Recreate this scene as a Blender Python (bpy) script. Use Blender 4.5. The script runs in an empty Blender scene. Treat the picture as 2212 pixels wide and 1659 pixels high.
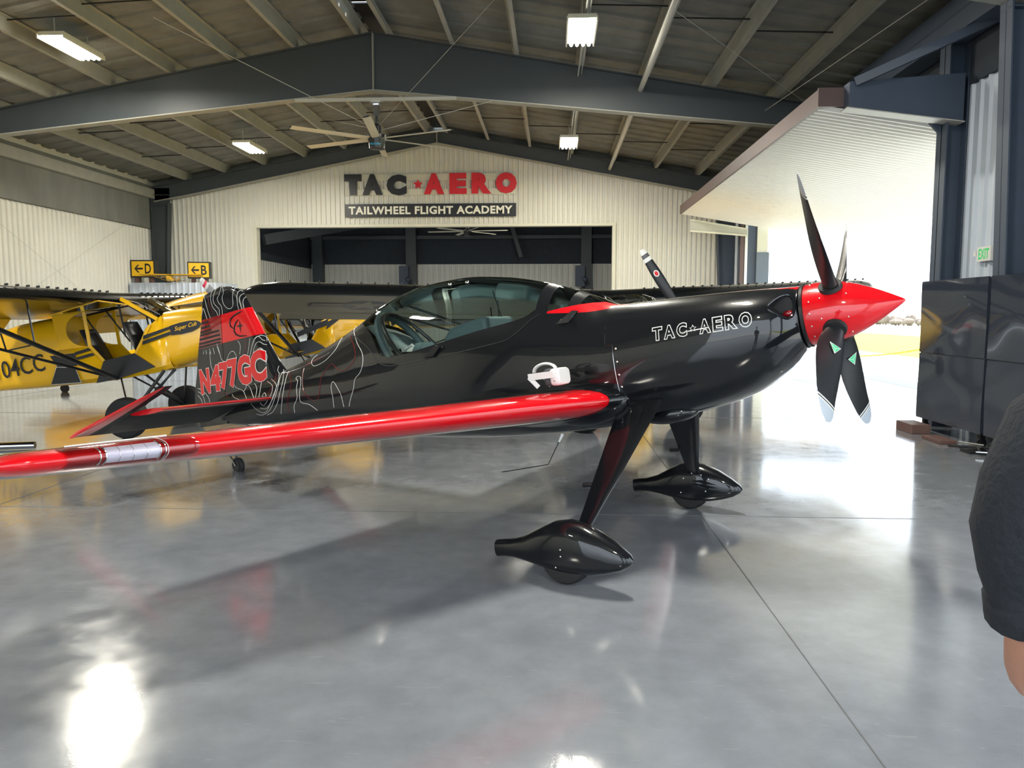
import bpy, bmesh, math, random
from mathutils import Vector, Matrix, Euler
random.seed(7)
scn = bpy.context.scene
COL = scn.collection
R = math.radians
# ---------------------------------------------------------------- camera, world, sun, exposure
H = 1.70
cam_d = bpy.data.cameras.new('camera'); cam = bpy.data.objects.new('camera', cam_d); COL.objects.link(cam)
cam_d.sensor_fit = 'HORIZONTAL'; cam_d.sensor_width = 36.0; cam_d.lens = 36.0*1661/2212
cam.location = (0, 0, H); cam.rotation_euler = (R(90-5.33), 0, R(3.07))
cam_d.clip_start = .05; cam_d.clip_end = 900
scn.camera = cam
scn.view_settings.view_transform = 'Standard'; scn.view_settings.look = 'None'
scn.view_settings.gamma = 1; scn.view_settings.exposure = 0.65
scn.view_settings.use_curve_mapping = False
world = bpy.data.worlds.new('world'); scn.world = world; world.use_nodes = True
bg = world.node_tree.nodes['Background']
bg.inputs[0].default_value = (0.80, 0.90, 1.0, 1); bg.inputs[1].default_value = 2.5
sun_d = bpy.data.lights.new('sun', 'SUN'); sun = bpy.data.objects.new('sun', sun_d); COL.objects.link(sun)
sun_d.energy = 6.0; sun_d.angle = R(1.0); sun_d.color = (1, .95, .86)
sun.rotation_euler = Vector((-.50, -.30, -.95)).to_track_quat('-Z', 'Y').to_euler()
try:
    scn.cycles.max_bounces = 10; scn.cycles.transparent_max_bounces = 16; scn.cycles.sample_clamp_indirect = 6
except Exception: pass

# ---------------------------------------------------------------- materials
MATS = {}
def mat(name, col, rough=.5, metal=0, coat=0, bump=0, bscale=20, emis=None, estr=0, var=0, vscale=3, spec=.5, stretch=None):
    if name in MATS: return MATS[name]
    m = bpy.data.materials.new(name); m.use_nodes = True; nt = m.node_tree; b = nt.nodes['Principled BSDF']
    b.inputs['Base Color'].default_value = (*col, 1); b.inputs['Roughness'].default_value = rough
    b.inputs['Metallic'].default_value = metal
    b.inputs['Specular IOR Level'].default_value = spec
    b.inputs['Coat Weight'].default_value = coat; b.inputs['Coat Roughness'].default_value = .03
    if emis: b.inputs['Emission Color'].default_value = (*emis, 1); b.inputs['Emission Strength'].default_value = estr
    tc = nt.nodes.new('ShaderNodeTexCoord'); mp = nt.nodes.new('ShaderNodeMapping')
    nt.links.new(tc.outputs['Object'], mp.inputs[0])
    if stretch: mp.inputs['Scale'].default_value = stretch
    nz = nt.nodes.new('ShaderNodeTexNoise'); nz.inputs['Scale'].default_value = vscale; nz.inputs['Detail'].default_value = 4
    nt.links.new(mp.outputs[0], nz.inputs['Vector'])
    mx = nt.nodes.new('ShaderNodeMix'); mx.data_type = 'RGBA'
    mx.inputs[6].default_value = (*[max(0, c*(1-var)) for c in col], 1); mx.inputs[7].default_value = (*[min(1, c*(1+var)) for c in col], 1)
    nt.links.new(nz.outputs['Fac'], mx.inputs[0]); nt.links.new(mx.outputs[2], b.inputs['Base Color'])
    if bump:
        n2 = nt.nodes.new('ShaderNodeTexNoise'); n2.inputs['Scale'].default_value = bscale; n2.inputs['Detail'].default_value = 5
        nt.links.new(mp.outputs[0], n2.inputs['Vector'])
        bp = nt.nodes.new('ShaderNodeBump'); bp.inputs['Strength'].default_value = bump; bp.inputs['Distance'].default_value = .02
        nt.links.new(n2.outputs['Fac'], bp.inputs['Height']); nt.links.new(bp.outputs[0], b.inputs['Normal'])
    MATS[name] = m; return m
def glassmat(name, tint, k=1.45, base=.05):
    m = bpy.data.materials.new(name); m.use_nodes = True; nt = m.node_tree
    for n in list(nt.nodes):
        if n.type != 'OUTPUT_MATERIAL': nt.nodes.remove(n)
    out = [n for n in nt.nodes if n.type == 'OUTPUT_MATERIAL'][0]
    t = nt.nodes.new('ShaderNodeBsdfTransparent'); t.inputs[0].default_value = (*tint, 1)
    g = nt.nodes.new('ShaderNodeBsdfGlossy'); g.inputs['Roughness'].default_value = .02; g.inputs[0].default_value = (.9, .97, .95, 1)
    f = nt.nodes.new('ShaderNodeFresnel'); f.inputs[0].default_value = k
    x = nt.nodes.new('ShaderNodeMixShader'); nt.links.new(f.outputs[0], x.inputs[0]); nt.links.new(t.outputs[0], x.inputs[1]); nt.links.new(g.outputs[0], x.inputs[2])
    nt.links.new(x.outputs[0], out.inputs[0]); MATS[name] = m; return m
M_wallw = mat('white_metal_siding', (.66, .65, .58), .42, var=.05, vscale=1.5)
M_wallw2 = mat('pale_blue_white_siding', (.56, .62, .70), .42, var=.05)
M_trimw = mat('cream_trim', (.62, .61, .50), .45, var=.04)
M_insul = mat('sprayed_grey_insulation', (.165, .17, .15), .85, bump=.8, bscale=6, var=.35, vscale=2.2, stretch=(1, 1, .35))
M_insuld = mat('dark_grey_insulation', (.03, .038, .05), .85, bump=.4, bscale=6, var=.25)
M_deck = mat('sprayed_roof_deck', (.17, .175, .16), .8, bump=.9, bscale=9, var=.35, vscale=2.5)
M_purl = mat('overspray_grey_purlin', (.31, .31, .27), .7, bump=.3, bscale=10, var=.18)
M_steel = mat('charcoal_steel', (.052, .062, .068), .5, bump=.05, var=.1)
M_steel2 = mat('flare_blue_steel', (.055, .075, .11), .5, var=.1)  # dark grey steel with the blue of lens flare put into its colour
M_rod = mat('black_rod', (.012, .012, .014), .6)
M_lit = mat('pale_and_lit_steel', (.45, .45, .40), .4, var=.1)  # pale steel parts, and the lit bottom flange of the near door arm
M_brown = mat('brown_trim', (.10, .065, .06), .5)
M_leaf = mat('white_door_siding', (.72, .70, .64), .4, var=.03)
M_black = mat('gloss_black_paint', (.006, .007, .009), .3, coat=1.0, spec=.1)
M_blackm = mat('satin_black', (.012, .013, .015), .35, var=.1)
M_rubber = mat('tire_rubber', (.012, .012, .013), .7, bump=.2, bscale=40)
M_red = mat('gloss_red_paint', (.66, .002, .008), .3, coat=1.0, spec=.15)
M_redd = mat('dimmed_red_paint', (.26, .004, .010), .15, coat=1.0)
M_dred = mat('dull_red_line', (.16, .006, .01), .3)
M_whitep = mat('white_paint', (.75, .75, .72), .35)
M_white = mat('white_plastic', (.78, .78, .76), .35)
M_cubY = mat('chrome_yellow_fabric', (.83, .46, .004), .28, coat=.5, var=.06, vscale=2)
M_cubYi = mat('mustard_interior', (.42, .25, .02), .5)
M_olive = mat('olive_drab_paint', (.21, .185, .12), .45, var=.06)
M_cham = mat('polished_metal', (.7, .7, .7), .18, metal=1)
M_screw = mat('screw_metal', (.75, .73, .68), .3, metal=1)
M_tealg = mat('grey_green_trim', (.10, .15, .17), .55, var=.1)
M_int = mat('dark_cockpit_grey', (.05, .055, .06), .8, var=.2)
M_fan = mat('cream_fan_blade', (.60, .57, .45), .4)
M_sticker = mat('green_sticker', (.05, .55, .25), .4)
M_skin = mat('skin', (.42, .20, .13), .5, bump=.1, bscale=60, var=.1)
M_shirt = mat('black_cotton', (.012, .016, .024), .95, bump=.3, bscale=80, var=.2)
M_jeans = mat('dark_trousers', (.03, .035, .05), .9, var=.2)
M_hair = mat('brown_hair', (.05, .03, .02), .7, bump=.5, bscale=90)
M_signY = mat('sign_yellow', (.85, .50, .01), .4)
M_signB = mat('sign_black', (.008, .009, .011), .4)
M_signR = mat('sign_red', (.60, .008, .016), .4)
M_signW = mat('sign_white', (.80, .79, .68), .5)
M_led = mat('led_tube', (1, 1, 1), .5, emis=(1, .96, .84), estr=38)
M_hous = mat('fixture_housing', (.7, .68, .55), .5)
M_wood = mat('brown_block', (.13, .07, .06), .6, var=.2)
M_cab = mat('gloss_black_cabinet', (.034, .042, .060), .08, coat=.8, bump=.02, bscale=1.2)  # black lifted and blued to carry some of the lens-flare veil
M_glass = glassmat('canopy_glass', (.80, .88, .85), 1.42)
M_glassc = glassmat('clear_glass', (.85, .87, .85), 1.45)
M_lens = glassmat('landing_light_lens', (.90, .80, .82), 1.6)
M_conc = mat('sunlit_concrete', (.62, .62, .60), .7, var=.05)
M_asph = mat('shadowed_asphalt', (.13, .16, .20), .8, var=.1)
M_grass = mat('grass_field', (.32, .36, .03), .9, var=.35, vscale=.8)
M_field = mat('pale_field', (.55, .55, .40), .9, var=.1, vscale=.2)
M_tree = mat('bare_brown_trees', (.20, .16, .13), .9, var=.3, vscale=1)
M_chain = mat('yellow_chain', (.75, .62, .02), .4)
M_blue = mat('sign_blue', (.05, .35, .55), .4)

def floor_mat():
    m = bpy.data.materials.new('polished_epoxy_floor'); m.use_nodes = True; nt = m.node_tree; b = nt.nodes['Principled BSDF']
    L = nt.links.new; N = nt.nodes.new
    tc = N('ShaderNodeTexCoord')
    def noise(sc, det=5, stretch=(1, 1, 1), rough=.6):
        mp = N('ShaderNodeMapping'); mp.inputs['Scale'].default_value = stretch; L(tc.outputs['Object'], mp.inputs[0])
        n = N('ShaderNodeTexNoise'); n.inputs['Scale'].default_value = sc; n.inputs['Detail'].default_value = det; n.inputs['Roughness'].default_value = rough
        L(mp.outputs[0], n.inputs['Vector']); return n
    n1 = noise(.55, 6); n2 = noise(5, 6); n3 = noise(2.2, 3, (1, .35, 1)); n4 = noise(60, 2)
    cr = N('ShaderNodeValToRGB'); cr.color_ramp.elements[0].position = .3; cr.color_ramp.elements[1].position = .72
    cr.color_ramp.elements[0].color = (.22, .24, .275, 1); cr.color_ramp.elements[1].color = (.30, .325, .36, 1); L(n1.outputs['Fac'], cr.inputs[0])
    mx = N('ShaderNodeMix'); mx.data_type = 'RGBA'; mx.blend_type = 'OVERLAY'; mx.inputs[0].default_value = .25
    L(cr.outputs[0], mx.inputs[6]); L(n2.outputs['Fac'], mx.inputs[7])
    # fine pale scratches : thin voronoi edges masked by noise
    mp = N('ShaderNodeMapping'); mp.inputs['Rotation'].default_value = (0, 0, .6); mp.inputs['Scale'].default_value = (1.3, 9, 1); L(tc.outputs['Object'], mp.inputs[0])
    ns = N('ShaderNodeTexNoise'); ns.inputs['Scale'].default_value = 4; ns.inputs['Detail'].default_value = 1; ns.inputs['Distortion'].default_value = 1.5; L(mp.outputs[0], ns.inputs['Vector'])
    r2 = N('ShaderNodeValToRGB'); r2.color_ramp.elements[0].position = .70; r2.color_ramp.elements[1].position = .74; L(ns.outputs['Fac'], r2.inputs[0])
    mx2 = N('ShaderNodeMix'); mx2.data_type = 'RGBA'; mx2.inputs[7].default_value = (.36, .37, .38, 1); L(mx.outputs[2], mx2.inputs[6])
    ml = N('ShaderNodeMath'); ml.operation = 'MULTIPLY'; ml.inputs[1].default_value = .35; L(r2.outputs[0], ml.inputs[0]); L(ml.outputs[0], mx2.inputs[0])
    L(mx2.outputs[2], b.inputs['Base Color'])
    rr = N('ShaderNodeMapRange'); rr.inputs['To Min'].default_value = .09; rr.inputs['To Max'].default_value = .20; rr.inputs['From Min'].default_value = .3; rr.inputs['From Max'].default_value = .7
    L(n2.outputs['Fac'], rr.inputs[0]); L(rr.outputs[0], b.inputs['Roughness'])
    b.inputs['Specular IOR Level'].default_value = .75; b.inputs['IOR'].default_value = 1.55
    b.inputs['Coat Weight'].default_value = .6; b.inputs['Coat Roughness'].default_value = .07
    bp = N('ShaderNodeBump'); bp.inputs['Strength'].default_value = .045; bp.inputs['Distance'].default_value = .02; L(n3.outputs['Fac'], bp.inputs['Height'])
    bp2 = N('ShaderNodeBump'); bp2.inputs['Strength'].default_value = .05; bp2.inputs['Distance'].default_value = .004; L(n4.outputs['Fac'], bp2.inputs['Height']); L(bp.outputs[0], bp2.inputs['Normal'])
    L(bp2.outputs[0], b.inputs['Normal']); L(bp2.outputs[0], b.inputs['Coat Normal'])
    return m
M_floor = floor_mat()

# ---------------------------------------------------------------- mesh builder
def lerp(tab, x):
    if (tab[0][0] > tab[-1][0]): tab = tab[::-1]
    if x <= tab[0][0]: return tab[0][1]
    for (a, p), (b, q) in zip(tab, tab[1:]):
        if x <= b: return p+(q-p)*(x-a)/(b-a)
    return tab[-1][1]
def smooth(tab, x):        # monotone-ish cubic (Catmull-Rom with finite slopes)
    t = sorted(tab); n = len(t)
    if x <= t[0][0]: return t[0][1]
    if x >= t[-1][0]: return t[-1][1]
    for i in range(n-1):
        if x <= t[i+1][0]: break
    def sl(k):
        if k == 0: return (t[1][1]-t[0][1])/(t[1][0]-t[0][0])
        if k == n-1: return (t[-1][1]-t[-2][1])/(t[-1][0]-t[-2][0])
        a = (t[k][1]-t[k-1][1])/(t[k][0]-t[k-1][0]); b = (t[k+1][1]-t[k][1])/(t[k+1][0]-t[k][0])
        if a*b <= 0: return 0
        return 2*a*b/(a+b)
    h = t[i+1][0]-t[i][0]; s = (x-t[i][0])/h; m0, m1 = sl(i)*h, sl(i+1)*h
    return (2*s**3-3*s*s+1)*t[i][1]+(s**3-2*s*s+s)*m0+(-2*s**3+3*s*s)*t[i+1][1]+(s**3-s*s)*m1
class MB:
    def __init__(s, off=(0, 0, 0)): s.v = []; s.f = []; s.m = []; s.mats = []; s.off = Vector(off); s.cur = 0
    def use(s, m):
        if m not in s.mats: s.mats.append(m)
        s.cur = s.mats.index(m); return s
    def add(s, vs, fs, ms=None):
        n = len(s.v); s.v += [Vector(p) for p in vs]
        for i, f in enumerate(fs): s.f.append([n+k for k in f]); s.m.append(s.cur if ms is None else ms[i])
        return s
    def box(s, a, b):
        x0, y0, z0 = a; x1, y1, z1 = b
        return s.add([(x0, y0, z0), (x1, y0, z0), (x1, y1, z0), (x0, y1, z0), (x0, y0, z1), (x1, y0, z1), (x1, y1, z1), (x0, y1, z1)],
                     [(0, 3, 2, 1), (4, 5, 6, 7), (0, 1, 5, 4), (1, 2, 6, 5), (2, 3, 7, 6), (3, 0, 4, 7)])
    def rings(s, rs, closed=True, cap=True, ms=None):
        n = len(rs[0]); vs = [p for r in rs for p in r]; fs = []; mm = []
        for i in range(len(rs)-1):
            for j in range(n if closed else n-1):
                k = (j+1) % n; fs.append((i*n+j, i*n+k, (i+1)*n+k, (i+1)*n+j)); mm.append(s.cur if ms is None else ms(i, j))
        if cap and closed: fs += [tuple(range(n))[::-1], tuple((len(rs)-1)*n+j for j in range(n))]; mm += [s.cur, s.cur] if ms is None else [ms(0, 0), ms(len(rs)-2, 0)]
        return s.add(vs, fs, mm)
    def tube(s, pts, r, n=10, sx=1.0, up=None, cap=True):   # sx flattens the section
        pts = [Vector(p) for p in pts]; rr = r if isinstance(r, (list, tuple)) else [r]*len(pts); rs = []
        prev = None
        for i, p in enumerate(pts):
            d = (pts[min(i+1, len(pts)-1)]-pts[max(i-1, 0)]).normalized()
            if prev is None:
                u = Vector(up) if up else (Vector((0, 0, 1)) if abs(d.z) < .9 else Vector((1, 0, 0)))
            else: u = prev
            a = (u-d*u.dot(d)).normalized(); b = d.cross(a); prev = a
            rs.append([p+a*(rr[i]*math.cos(t*2*math.pi/n))+b*(rr[i]*sx*math.sin(t*2*math.pi/n)) for t in range(n)])
        return s.rings(rs, cap=cap)
    def bar(s, p, q, w, h, up=(0, 0, 1)):
        p = Vector(p); q = Vector(q); d = (q-p).normalized(); u = Vector(up); u = (u-d*u.dot(d)).normalized(); b = d.cross(u)
        rs = [[c+b*(w/2*i)+u*(h/2*j) for i, j in ((-1, -1), (1, -1), (1, 1), (-1, 1))] for c in (p, q)]
        return s.rings(rs)
    def lathe(s, prof, c=(0, 0, 0), ax='x', n=32, cap=True):   # prof: (axial, radius)
        rs = []
        for a, r in prof:
            ring = []
            for t in range(n):
                co, si = r*math.cos(2*math.pi*t/n), r*math.sin(2*math.pi*t/n)
                p = {'x': (a, co, si), 'y': (co, a, si), 'z': (co, si, a)}[ax]; ring.append(Vector(c)+Vector(p))
            rs.append(ring)
        return s.rings(rs, cap=cap)
    def prism(s, poly, d, fn=None):    # poly list of 3d points, extruded by vector d
        n = len(poly); d = Vector(d); vs = [Vector(p) for p in poly]+[Vector(p)+d for p in poly]
        return s.add(vs, [tuple(range(n))[::-1], tuple(range(n, 2*n))]+[(i, (i+1) % n, n+(i+1) % n, n+i) for i in range(n)])
    def ell(s, c, r, n=20, k=12, rot=None):
        vs = []; 
        for i in range(k+1):
            th = math.pi*i/k
            for j in range(n):
                ph = 2*math.pi*j/n; p = Vector((r[0]*math.sin(th)*math.cos(ph), r[1]*math.sin(th)*math.sin(ph), r[2]*math.cos(th)))
                if rot: p = rot @ p
                vs.append(Vector(c)+p)
        return s.add(vs, [(i*n+j, i*n+(j+1) % n, (i+1)*n+(j+1) % n, (i+1)*n+j) for i in range(k) for j in range(n)])
    def build(s, name, m=None, parent=None, flat=False, bevel=0, ang=40, kind=None, weld=True):
        me = bpy.data.meshes.new(name); bm = bmesh.new()
        vs = [bm.verts.new(p+s.off) for p in s.v]
        for f, mi in zip(s.f, s.m):
            try:
                fc = bm.faces.new([vs[i] for i in f]); fc.material_index = mi if s.mats else 0; fc.smooth = not flat
            except ValueError: pass
        if weld: bmesh.ops.remove_doubles(bm, verts=bm.verts, dist=1e-5)
        bmesh.ops.recalc_face_normals(bm, faces=bm.faces)
        bm.to_mesh(me); bm.free()
        for mm in (s.mats or [m]): me.materials.append(mm)
        if not flat: 
            try: me.set_sharp_from_angle(angle=R(ang))
            except Exception: pass
        o = bpy.data.objects.new(name, me); COL.objects.link(o)
        if parent: o.parent = parent
        if kind: o['kind'] = kind
        if bevel:
            bv = o.modifiers.new('bevel', 'BEVEL'); bv.width = bevel; bv.segments = 2; bv.limit_method = 'ANGLE'; bv.angle_limit = R(40)
        return o
def tag(o, label=None, cat=None, group=None, kind=None):
    if label: o['label'] = label
    if cat: o['category'] = cat
    if group: o['group'] = group
    if kind: o['kind'] = kind
    return o
def empty(name, loc=(0, 0, 0), rz=0):
    o = bpy.data.objects.new(name, None); COL.objects.link(o); o.location = loc; o.rotation_euler = (0, 0, rz); o.empty_display_size = .1; return o
def copy_tree(o, parent=None):
    c = o.copy(); COL.objects.link(c)
    if parent: c.parent = parent
    for ch in list(o.children): copy_tree(ch, c)
    return c
def text_mesh(txt, size=1, depth=0, bold=0, outline=0, fill=True, shear=0, spacing=1, align='LEFT', sub=0):
    """returns list of verts, faces of text lying in XY (x right, y up)"""
    cu = bpy.data.curves.new('t', 'FONT'); cu.body = txt; cu.size = size; cu.extrude = depth; cu.offset = bold; cu.shear = shear
    cu.space_character = spacing; cu.align_x = align; cu.resolution_u = 3
    if not fill: cu.fill_mode = 'NONE'; cu.bevel_depth = outline; cu.bevel_resolution = 0
    o = bpy.data.objects.new('t', cu); COL.objects.link(o)
    dg = bpy.context.evaluated_depsgraph_get(); dg.update()
    me = bpy.data.meshes.new_from_object(o.evaluated_get(dg))
    bm = bmesh.new(); bm.from_mesh(me); bmesh.ops.triangulate(bm, faces=bm.faces[:])
    for _ in range(sub): bmesh.ops.subdivide_edges(bm, edges=[e for e in bm.edges if e.calc_length() > .12], cuts=1); bmesh.ops.triangulate(bm, faces=bm.faces[:])
    vs = [v.co.copy() for v in bm.verts]; fs = [[v.index for v in f.verts] for f in bm.faces]
    bm.free(); bpy.data.objects.remove(o); bpy.data.meshes.remove(me); bpy.data.curves.remove(cu)
    return vs, fs
def fit_text(txt, w, h, **k):
    vs, fs = text_mesh(txt, **k)
    x0 = min(v.x for v in vs); x1 = max(v.x for v in vs); y0 = min(v.y for v in vs); y1 = max(v.y for v in vs)
    return [Vector(((v.x-x0)/(x1-x0)*w, (v.y-y0)/(y1-y0)*h, v.z)) for v in vs], fs
def star_pts(cx, cy, r, r2=.40, rot=0):
    return [(cx+(r if i % 2 == 0 else r*r2)*math.sin(i*math.pi/5+rot), cy+(r if i % 2 == 0 else r*r2)*math.cos(i*math.pi/5+rot)) for i in range(10)]
# ---------------------------------------------------------------- the hangar
XL, XR, YF = -13.9, 6.0, 26.4          # left wall, right wall, far wall
YB = -11.0                              # open rear bay (a second door) behind
RX, RZ, SL = -3.9, 7.67, .175           # ridge x, ridge height (frame top), slope
def rz(x): return RZ-SL*abs(x-RX)
# floor with saw-cut joints
b = MB()
joints_x = [-10.6, -4.6, 1.32, 5.9]; 
b.use(M_floor).box((XL-.4, YB, -.15), (XR+.05, 48.5, 0))
fl = b.build('floor', kind='structure', flat=True)
jb = MB().use(mat('joint_grey', (.13, .135, .145), .5))
def gl(p, q): jb.bar((p[0], p[1], .0012), (q[0], q[1], .0012), .006, .002)
def corr(mb, ax, c, a0, a1, z0, z1, pitch=.305, d=.035, ztop=None, sgn=1):
    """ribbed metal sheet; ax 'x': runs along x at y=c ; 'y': runs along y at x=c. ribs stick out by d*sgn"""
    n = int(round((a1-a0)/pitch)); pitch = (a1-a0)/n; pr = []
    for i in range(n):
        a = a0+i*pitch
        pr += [(a, 0), (a+pitch*.55, 0), (a+pitch*.66, d), (a+pitch*.86, d), (a+pitch*.97, 0)]
    pr.append((a1, 0)); lo = []; hi = []
    for a, dd in pr:
        zt = ztop(a) if ztop else z1
        if ax == 'x': lo.append((a, c+dd*sgn, z0)); hi.append((a, c+dd*sgn, zt))
        else: lo.append((c+dd*sgn, a, z0)); hi.append((c+dd*sgn, a, zt))
    k = len(lo); mb.add(lo+hi, [(i, i+1, k+i+1, k+i) for i in range(k-1)])
# far wall with wide opening
DX0, DX1, DZ = -10.27, 2.02, 4.62
b = MB().use(M_wallw)
tp = lambda x: rz(x)-.32
corr(b, 'x', YF, XL+.15, DX0, 0, 0, ztop=tp, sgn=-1, pitch=.165, d=.05)
corr(b, 'x', YF, DX0, DX1, DZ, 0, ztop=tp, sgn=-1, pitch=.165, d=.05)
corr(b, 'x', YF, DX1, XR-.1, 0, 0, ztop=tp, sgn=-1, pitch=.165, d=.05)
b.box((XL, YF+.02, 0), (DX0, YF+.22, 5.5)); b.box((DX1, YF+.02, 0), (XR, YF+.22, 5.5))
b.prism([(x, YF+.02, z) for x, z in ((DX0, DZ), (DX1, DZ), (XR, DZ), (XR, rz(XR)), (RX, RZ), (XL, rz(XL)), (XL, DZ))], (0, .2, 0))
b.build('wall_far', flat=True, kind='structure', weld=False)
b = MB().use(M_trimw)
b.box((DX0-.06, YF-.06, 0), (DX0+.05, YF+.24, DZ+.05)); b.box((DX1-.05, YF-.06, 0), (DX1+.06, YF+.24, DZ+.05)); b.box((DX0-.06, YF-.061, DZ-.02), (DX1+.06, YF+.241, DZ+.07))
b.build('trim_1', flat=True, kind='structure')
# left wall
b = MB().use(M_wallw)
corr(b, 'y', XL, YB, YF, 0, 4.55, sgn=1, pitch=.20, d=.045)
b.box((XL-.25, YB, 0), (XL-.02, YF+.2, 6.3))
b.use(M_insul).box((XL-.01, YB, 4.56), (XL+.10, YF, rz(XL)+.1))
b.build('wall_left', kind='structure', flat=True, weld=False)
b = MB().use(M_purl); b.box((XL, YB, rz(XL)-.35), (XL+.25, YF, rz(XL)-.05)); b.build('trim_2', flat=True, kind='structure')
# right wall : rear panel, near panel, far panel, header ; opening y 12..24.3
OY0, OY1, OZ = 12.0, 24.6, 4.75
b = MB().use(M_wallw2)
corr(b, 'y', XR, 9.9, OY0-.25, 0, 4.95, sgn=-1, pitch=.24, d=.04)
corr(b, 'y', XR, OY1+.2, YF, 0, 4.95, sgn=-1, pitch=.18)
b.use(M_wallw2).box((XR+.02, 9.9, 0), (XR+.25, OY0, 4.95)); b.use(M_insuld).box((XR-.06, 5.0, 0), (XR+.25, 9.9, 4.95)); b.use(M_wallw2); b.box((XR+.02, OY1, 0), (XR+.25, YF+.2, 4.95))
b.use(M_insuld).box((XR-.06, 5.0, 4.95), (XR+.25, OY0, 6.2)); b.box((XR-.06, OY1, 4.95), (XR+.25, YF, 6.2)); b.box((XR-.06, OY0, OZ), (XR+.25, OY1, 6.2))
b.use(M_insuld).box((XR-.06, YB, OZ), (XR+.25, 5.0, 6.2)); b.use(M_wallw).box((XR+.02, YB, 0), (XR+.25, -8, OZ))
b.build('wall_right', kind='structure', flat=True, weld=False)
# neighbouring bay beyond the far opening
Y2 = 46.0
b = MB().use(M_wallw); corr(b, 'x', Y2, -15, 6.2, 0, 4.55, sgn=-1, pitch=.33); b.box((-15, Y2+.01, 0), (6.2, Y2+.2, 8))
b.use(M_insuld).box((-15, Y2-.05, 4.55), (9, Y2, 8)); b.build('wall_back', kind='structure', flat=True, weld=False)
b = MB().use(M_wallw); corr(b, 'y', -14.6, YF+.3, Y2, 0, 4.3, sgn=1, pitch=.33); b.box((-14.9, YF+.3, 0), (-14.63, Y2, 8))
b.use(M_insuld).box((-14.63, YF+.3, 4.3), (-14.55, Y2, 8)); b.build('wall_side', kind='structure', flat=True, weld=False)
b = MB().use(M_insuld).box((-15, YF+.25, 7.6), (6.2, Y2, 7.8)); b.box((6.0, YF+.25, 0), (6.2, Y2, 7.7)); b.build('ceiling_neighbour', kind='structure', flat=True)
g = empty('steel_frame', (-8.4, Y2-.4, 0)); tag(g, 'dark tapered portal frame standing by the back wall of the room beyond the opening', 'steel frame')
for x in (-14.0, -8.4, 1.9):
    b = MB((8.4, -(Y2-.4), 0)).use(M_steel); b.box((x-.3, Y2-.6, 0), (x+.3, Y2-.1, 7.6)); b.build('column', None, g, flat=True)
b = MB((8.4, -(Y2-.4), 0)).use(M_steel); b.box((-14.5, Y2-.35, 6.0), (5.9, Y2-.1, 6.2)); b.bar((-14, 37, 5.2), (-9, Y2-1, 7.2), .2, .5); b.bar((-2.6, Y2-.7, 7.2), (-1.9, Y2-.7, 4.9), .22, .22)
b.build('rafter', None, g, flat=True)
for x in (-8.7, 1.6):
    b = MB((8.4, -(Y2-.4), 0)).use(M_steel2); b.box((x-.35, Y2-1.0, 3.2), (x+.2, Y2-.6, 4.4)); b.ell((x+.2, Y2-1.1, 3.6), (.16, .16, .16)); b.build('hinge_bracket', None, g)
# ceiling: corrugated deck on two slopes, ridge slot, purlins, sag rods
b = MB().use(M_deck)
def deck(x0, x1):
    ys = []; y = YB
    while y < YF+.2:
        ys += [(y, 0), (y+.33, 0), (y+.37, .045), (y+.56, .045), (y+.60, 0)]; y += .61
    n = 10; vs = []; k = len(ys)
    for i in range(n+1):
        x = x0+(x1-x0)*i/n
        for yy, d in ys: vs.append((x, yy, rz(x)+.27+d))
    b.add(vs, [(i*k+j, i*k+j+1, (i+1)*k+j+1, (i+1)*k+j) for i in range(n) for j in range(k-1)])
deck(XL-.2, RX-.18); deck(RX+.18, XR+.2)
# ridge cap with thin daylight slots
b.use(M_rod)
y = YB
while y < YF:
    b.box((RX-.26, y, rz(RX)+.24), (RX+.26, y+(.40 if 13.4 < y < 16 else .5), rz(RX)+.27)); y += .5
b.use(M_deck); b.prism([(XL-.2, YF+.2, rz(XL)+.40), (RX, YF+.2, RZ+.45), (XR+.2, YF+.2, rz(XR)+.40), (XR+.2, YF+.2, rz(XR)), (RX, YF+.2, RZ), (XL-.2, YF+.2, rz(XL))], (0, .1, 0))
ceil = b.build('ceiling', kind='structure', flat=True, weld=False)
PX = [RX-.30-1.38*i for i in range(8)]+[RX+.30+1.38*i for i in range(8)]
PX = [x for x in PX if XL+.3 < x < XR-.2]
pm = MB().use(M_purl)
def zpurl(mb, y0, y1, s):
    for a, c in (((-.006, 0), (.006, .26)), ((0, 0), (.085*s, .012)), ((0, .248), (-.085*s, .26))):
        mb.box((min(a[0], c[0]), y0, a[1]), (max(a[0], c[0]), y1, c[1]))
protos = {}
for s in (-1, 1):
    m_ = MB().use(M_purl); zpurl(m_, YB, YF, s); protos[s] = m_
first = {}
for x in PX:
    s = -1 if x < RX else 1
    if s not in first: o = protos[s].build('purlin', None, ceil, flat=True); first[s] = o
    else: o = first[s].copy(); COL.objects.link(o)
    o.location = (x, 0, rz(x)+.004)
k = 0; rod0 = None
for side in (-1, 1):
    xs = sorted([x for x in PX if (x < RX) == (side < 0)], key=lambda x: abs(x-RX))
    for y in (7.2, 10.4, 13.7, 17.0+3.1, 17.0+6.2):
        for xa, xb in zip(xs, xs[1:]):
            m_ = MB().use(M_rod); m_.tube([(0, 0, .03), (xb-xa, 0, rz(xb)-rz(xa)+.22)], .014, 6)
            if side not in first or rod0 is None or rod0[0] != side: o = m_.build('sag_rod', None, ceil); rod0 = (side, o)
            else: o = rod0[1].copy(); COL.objects.link(o)
            o.location = (xa, y, rz(xa))
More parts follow.
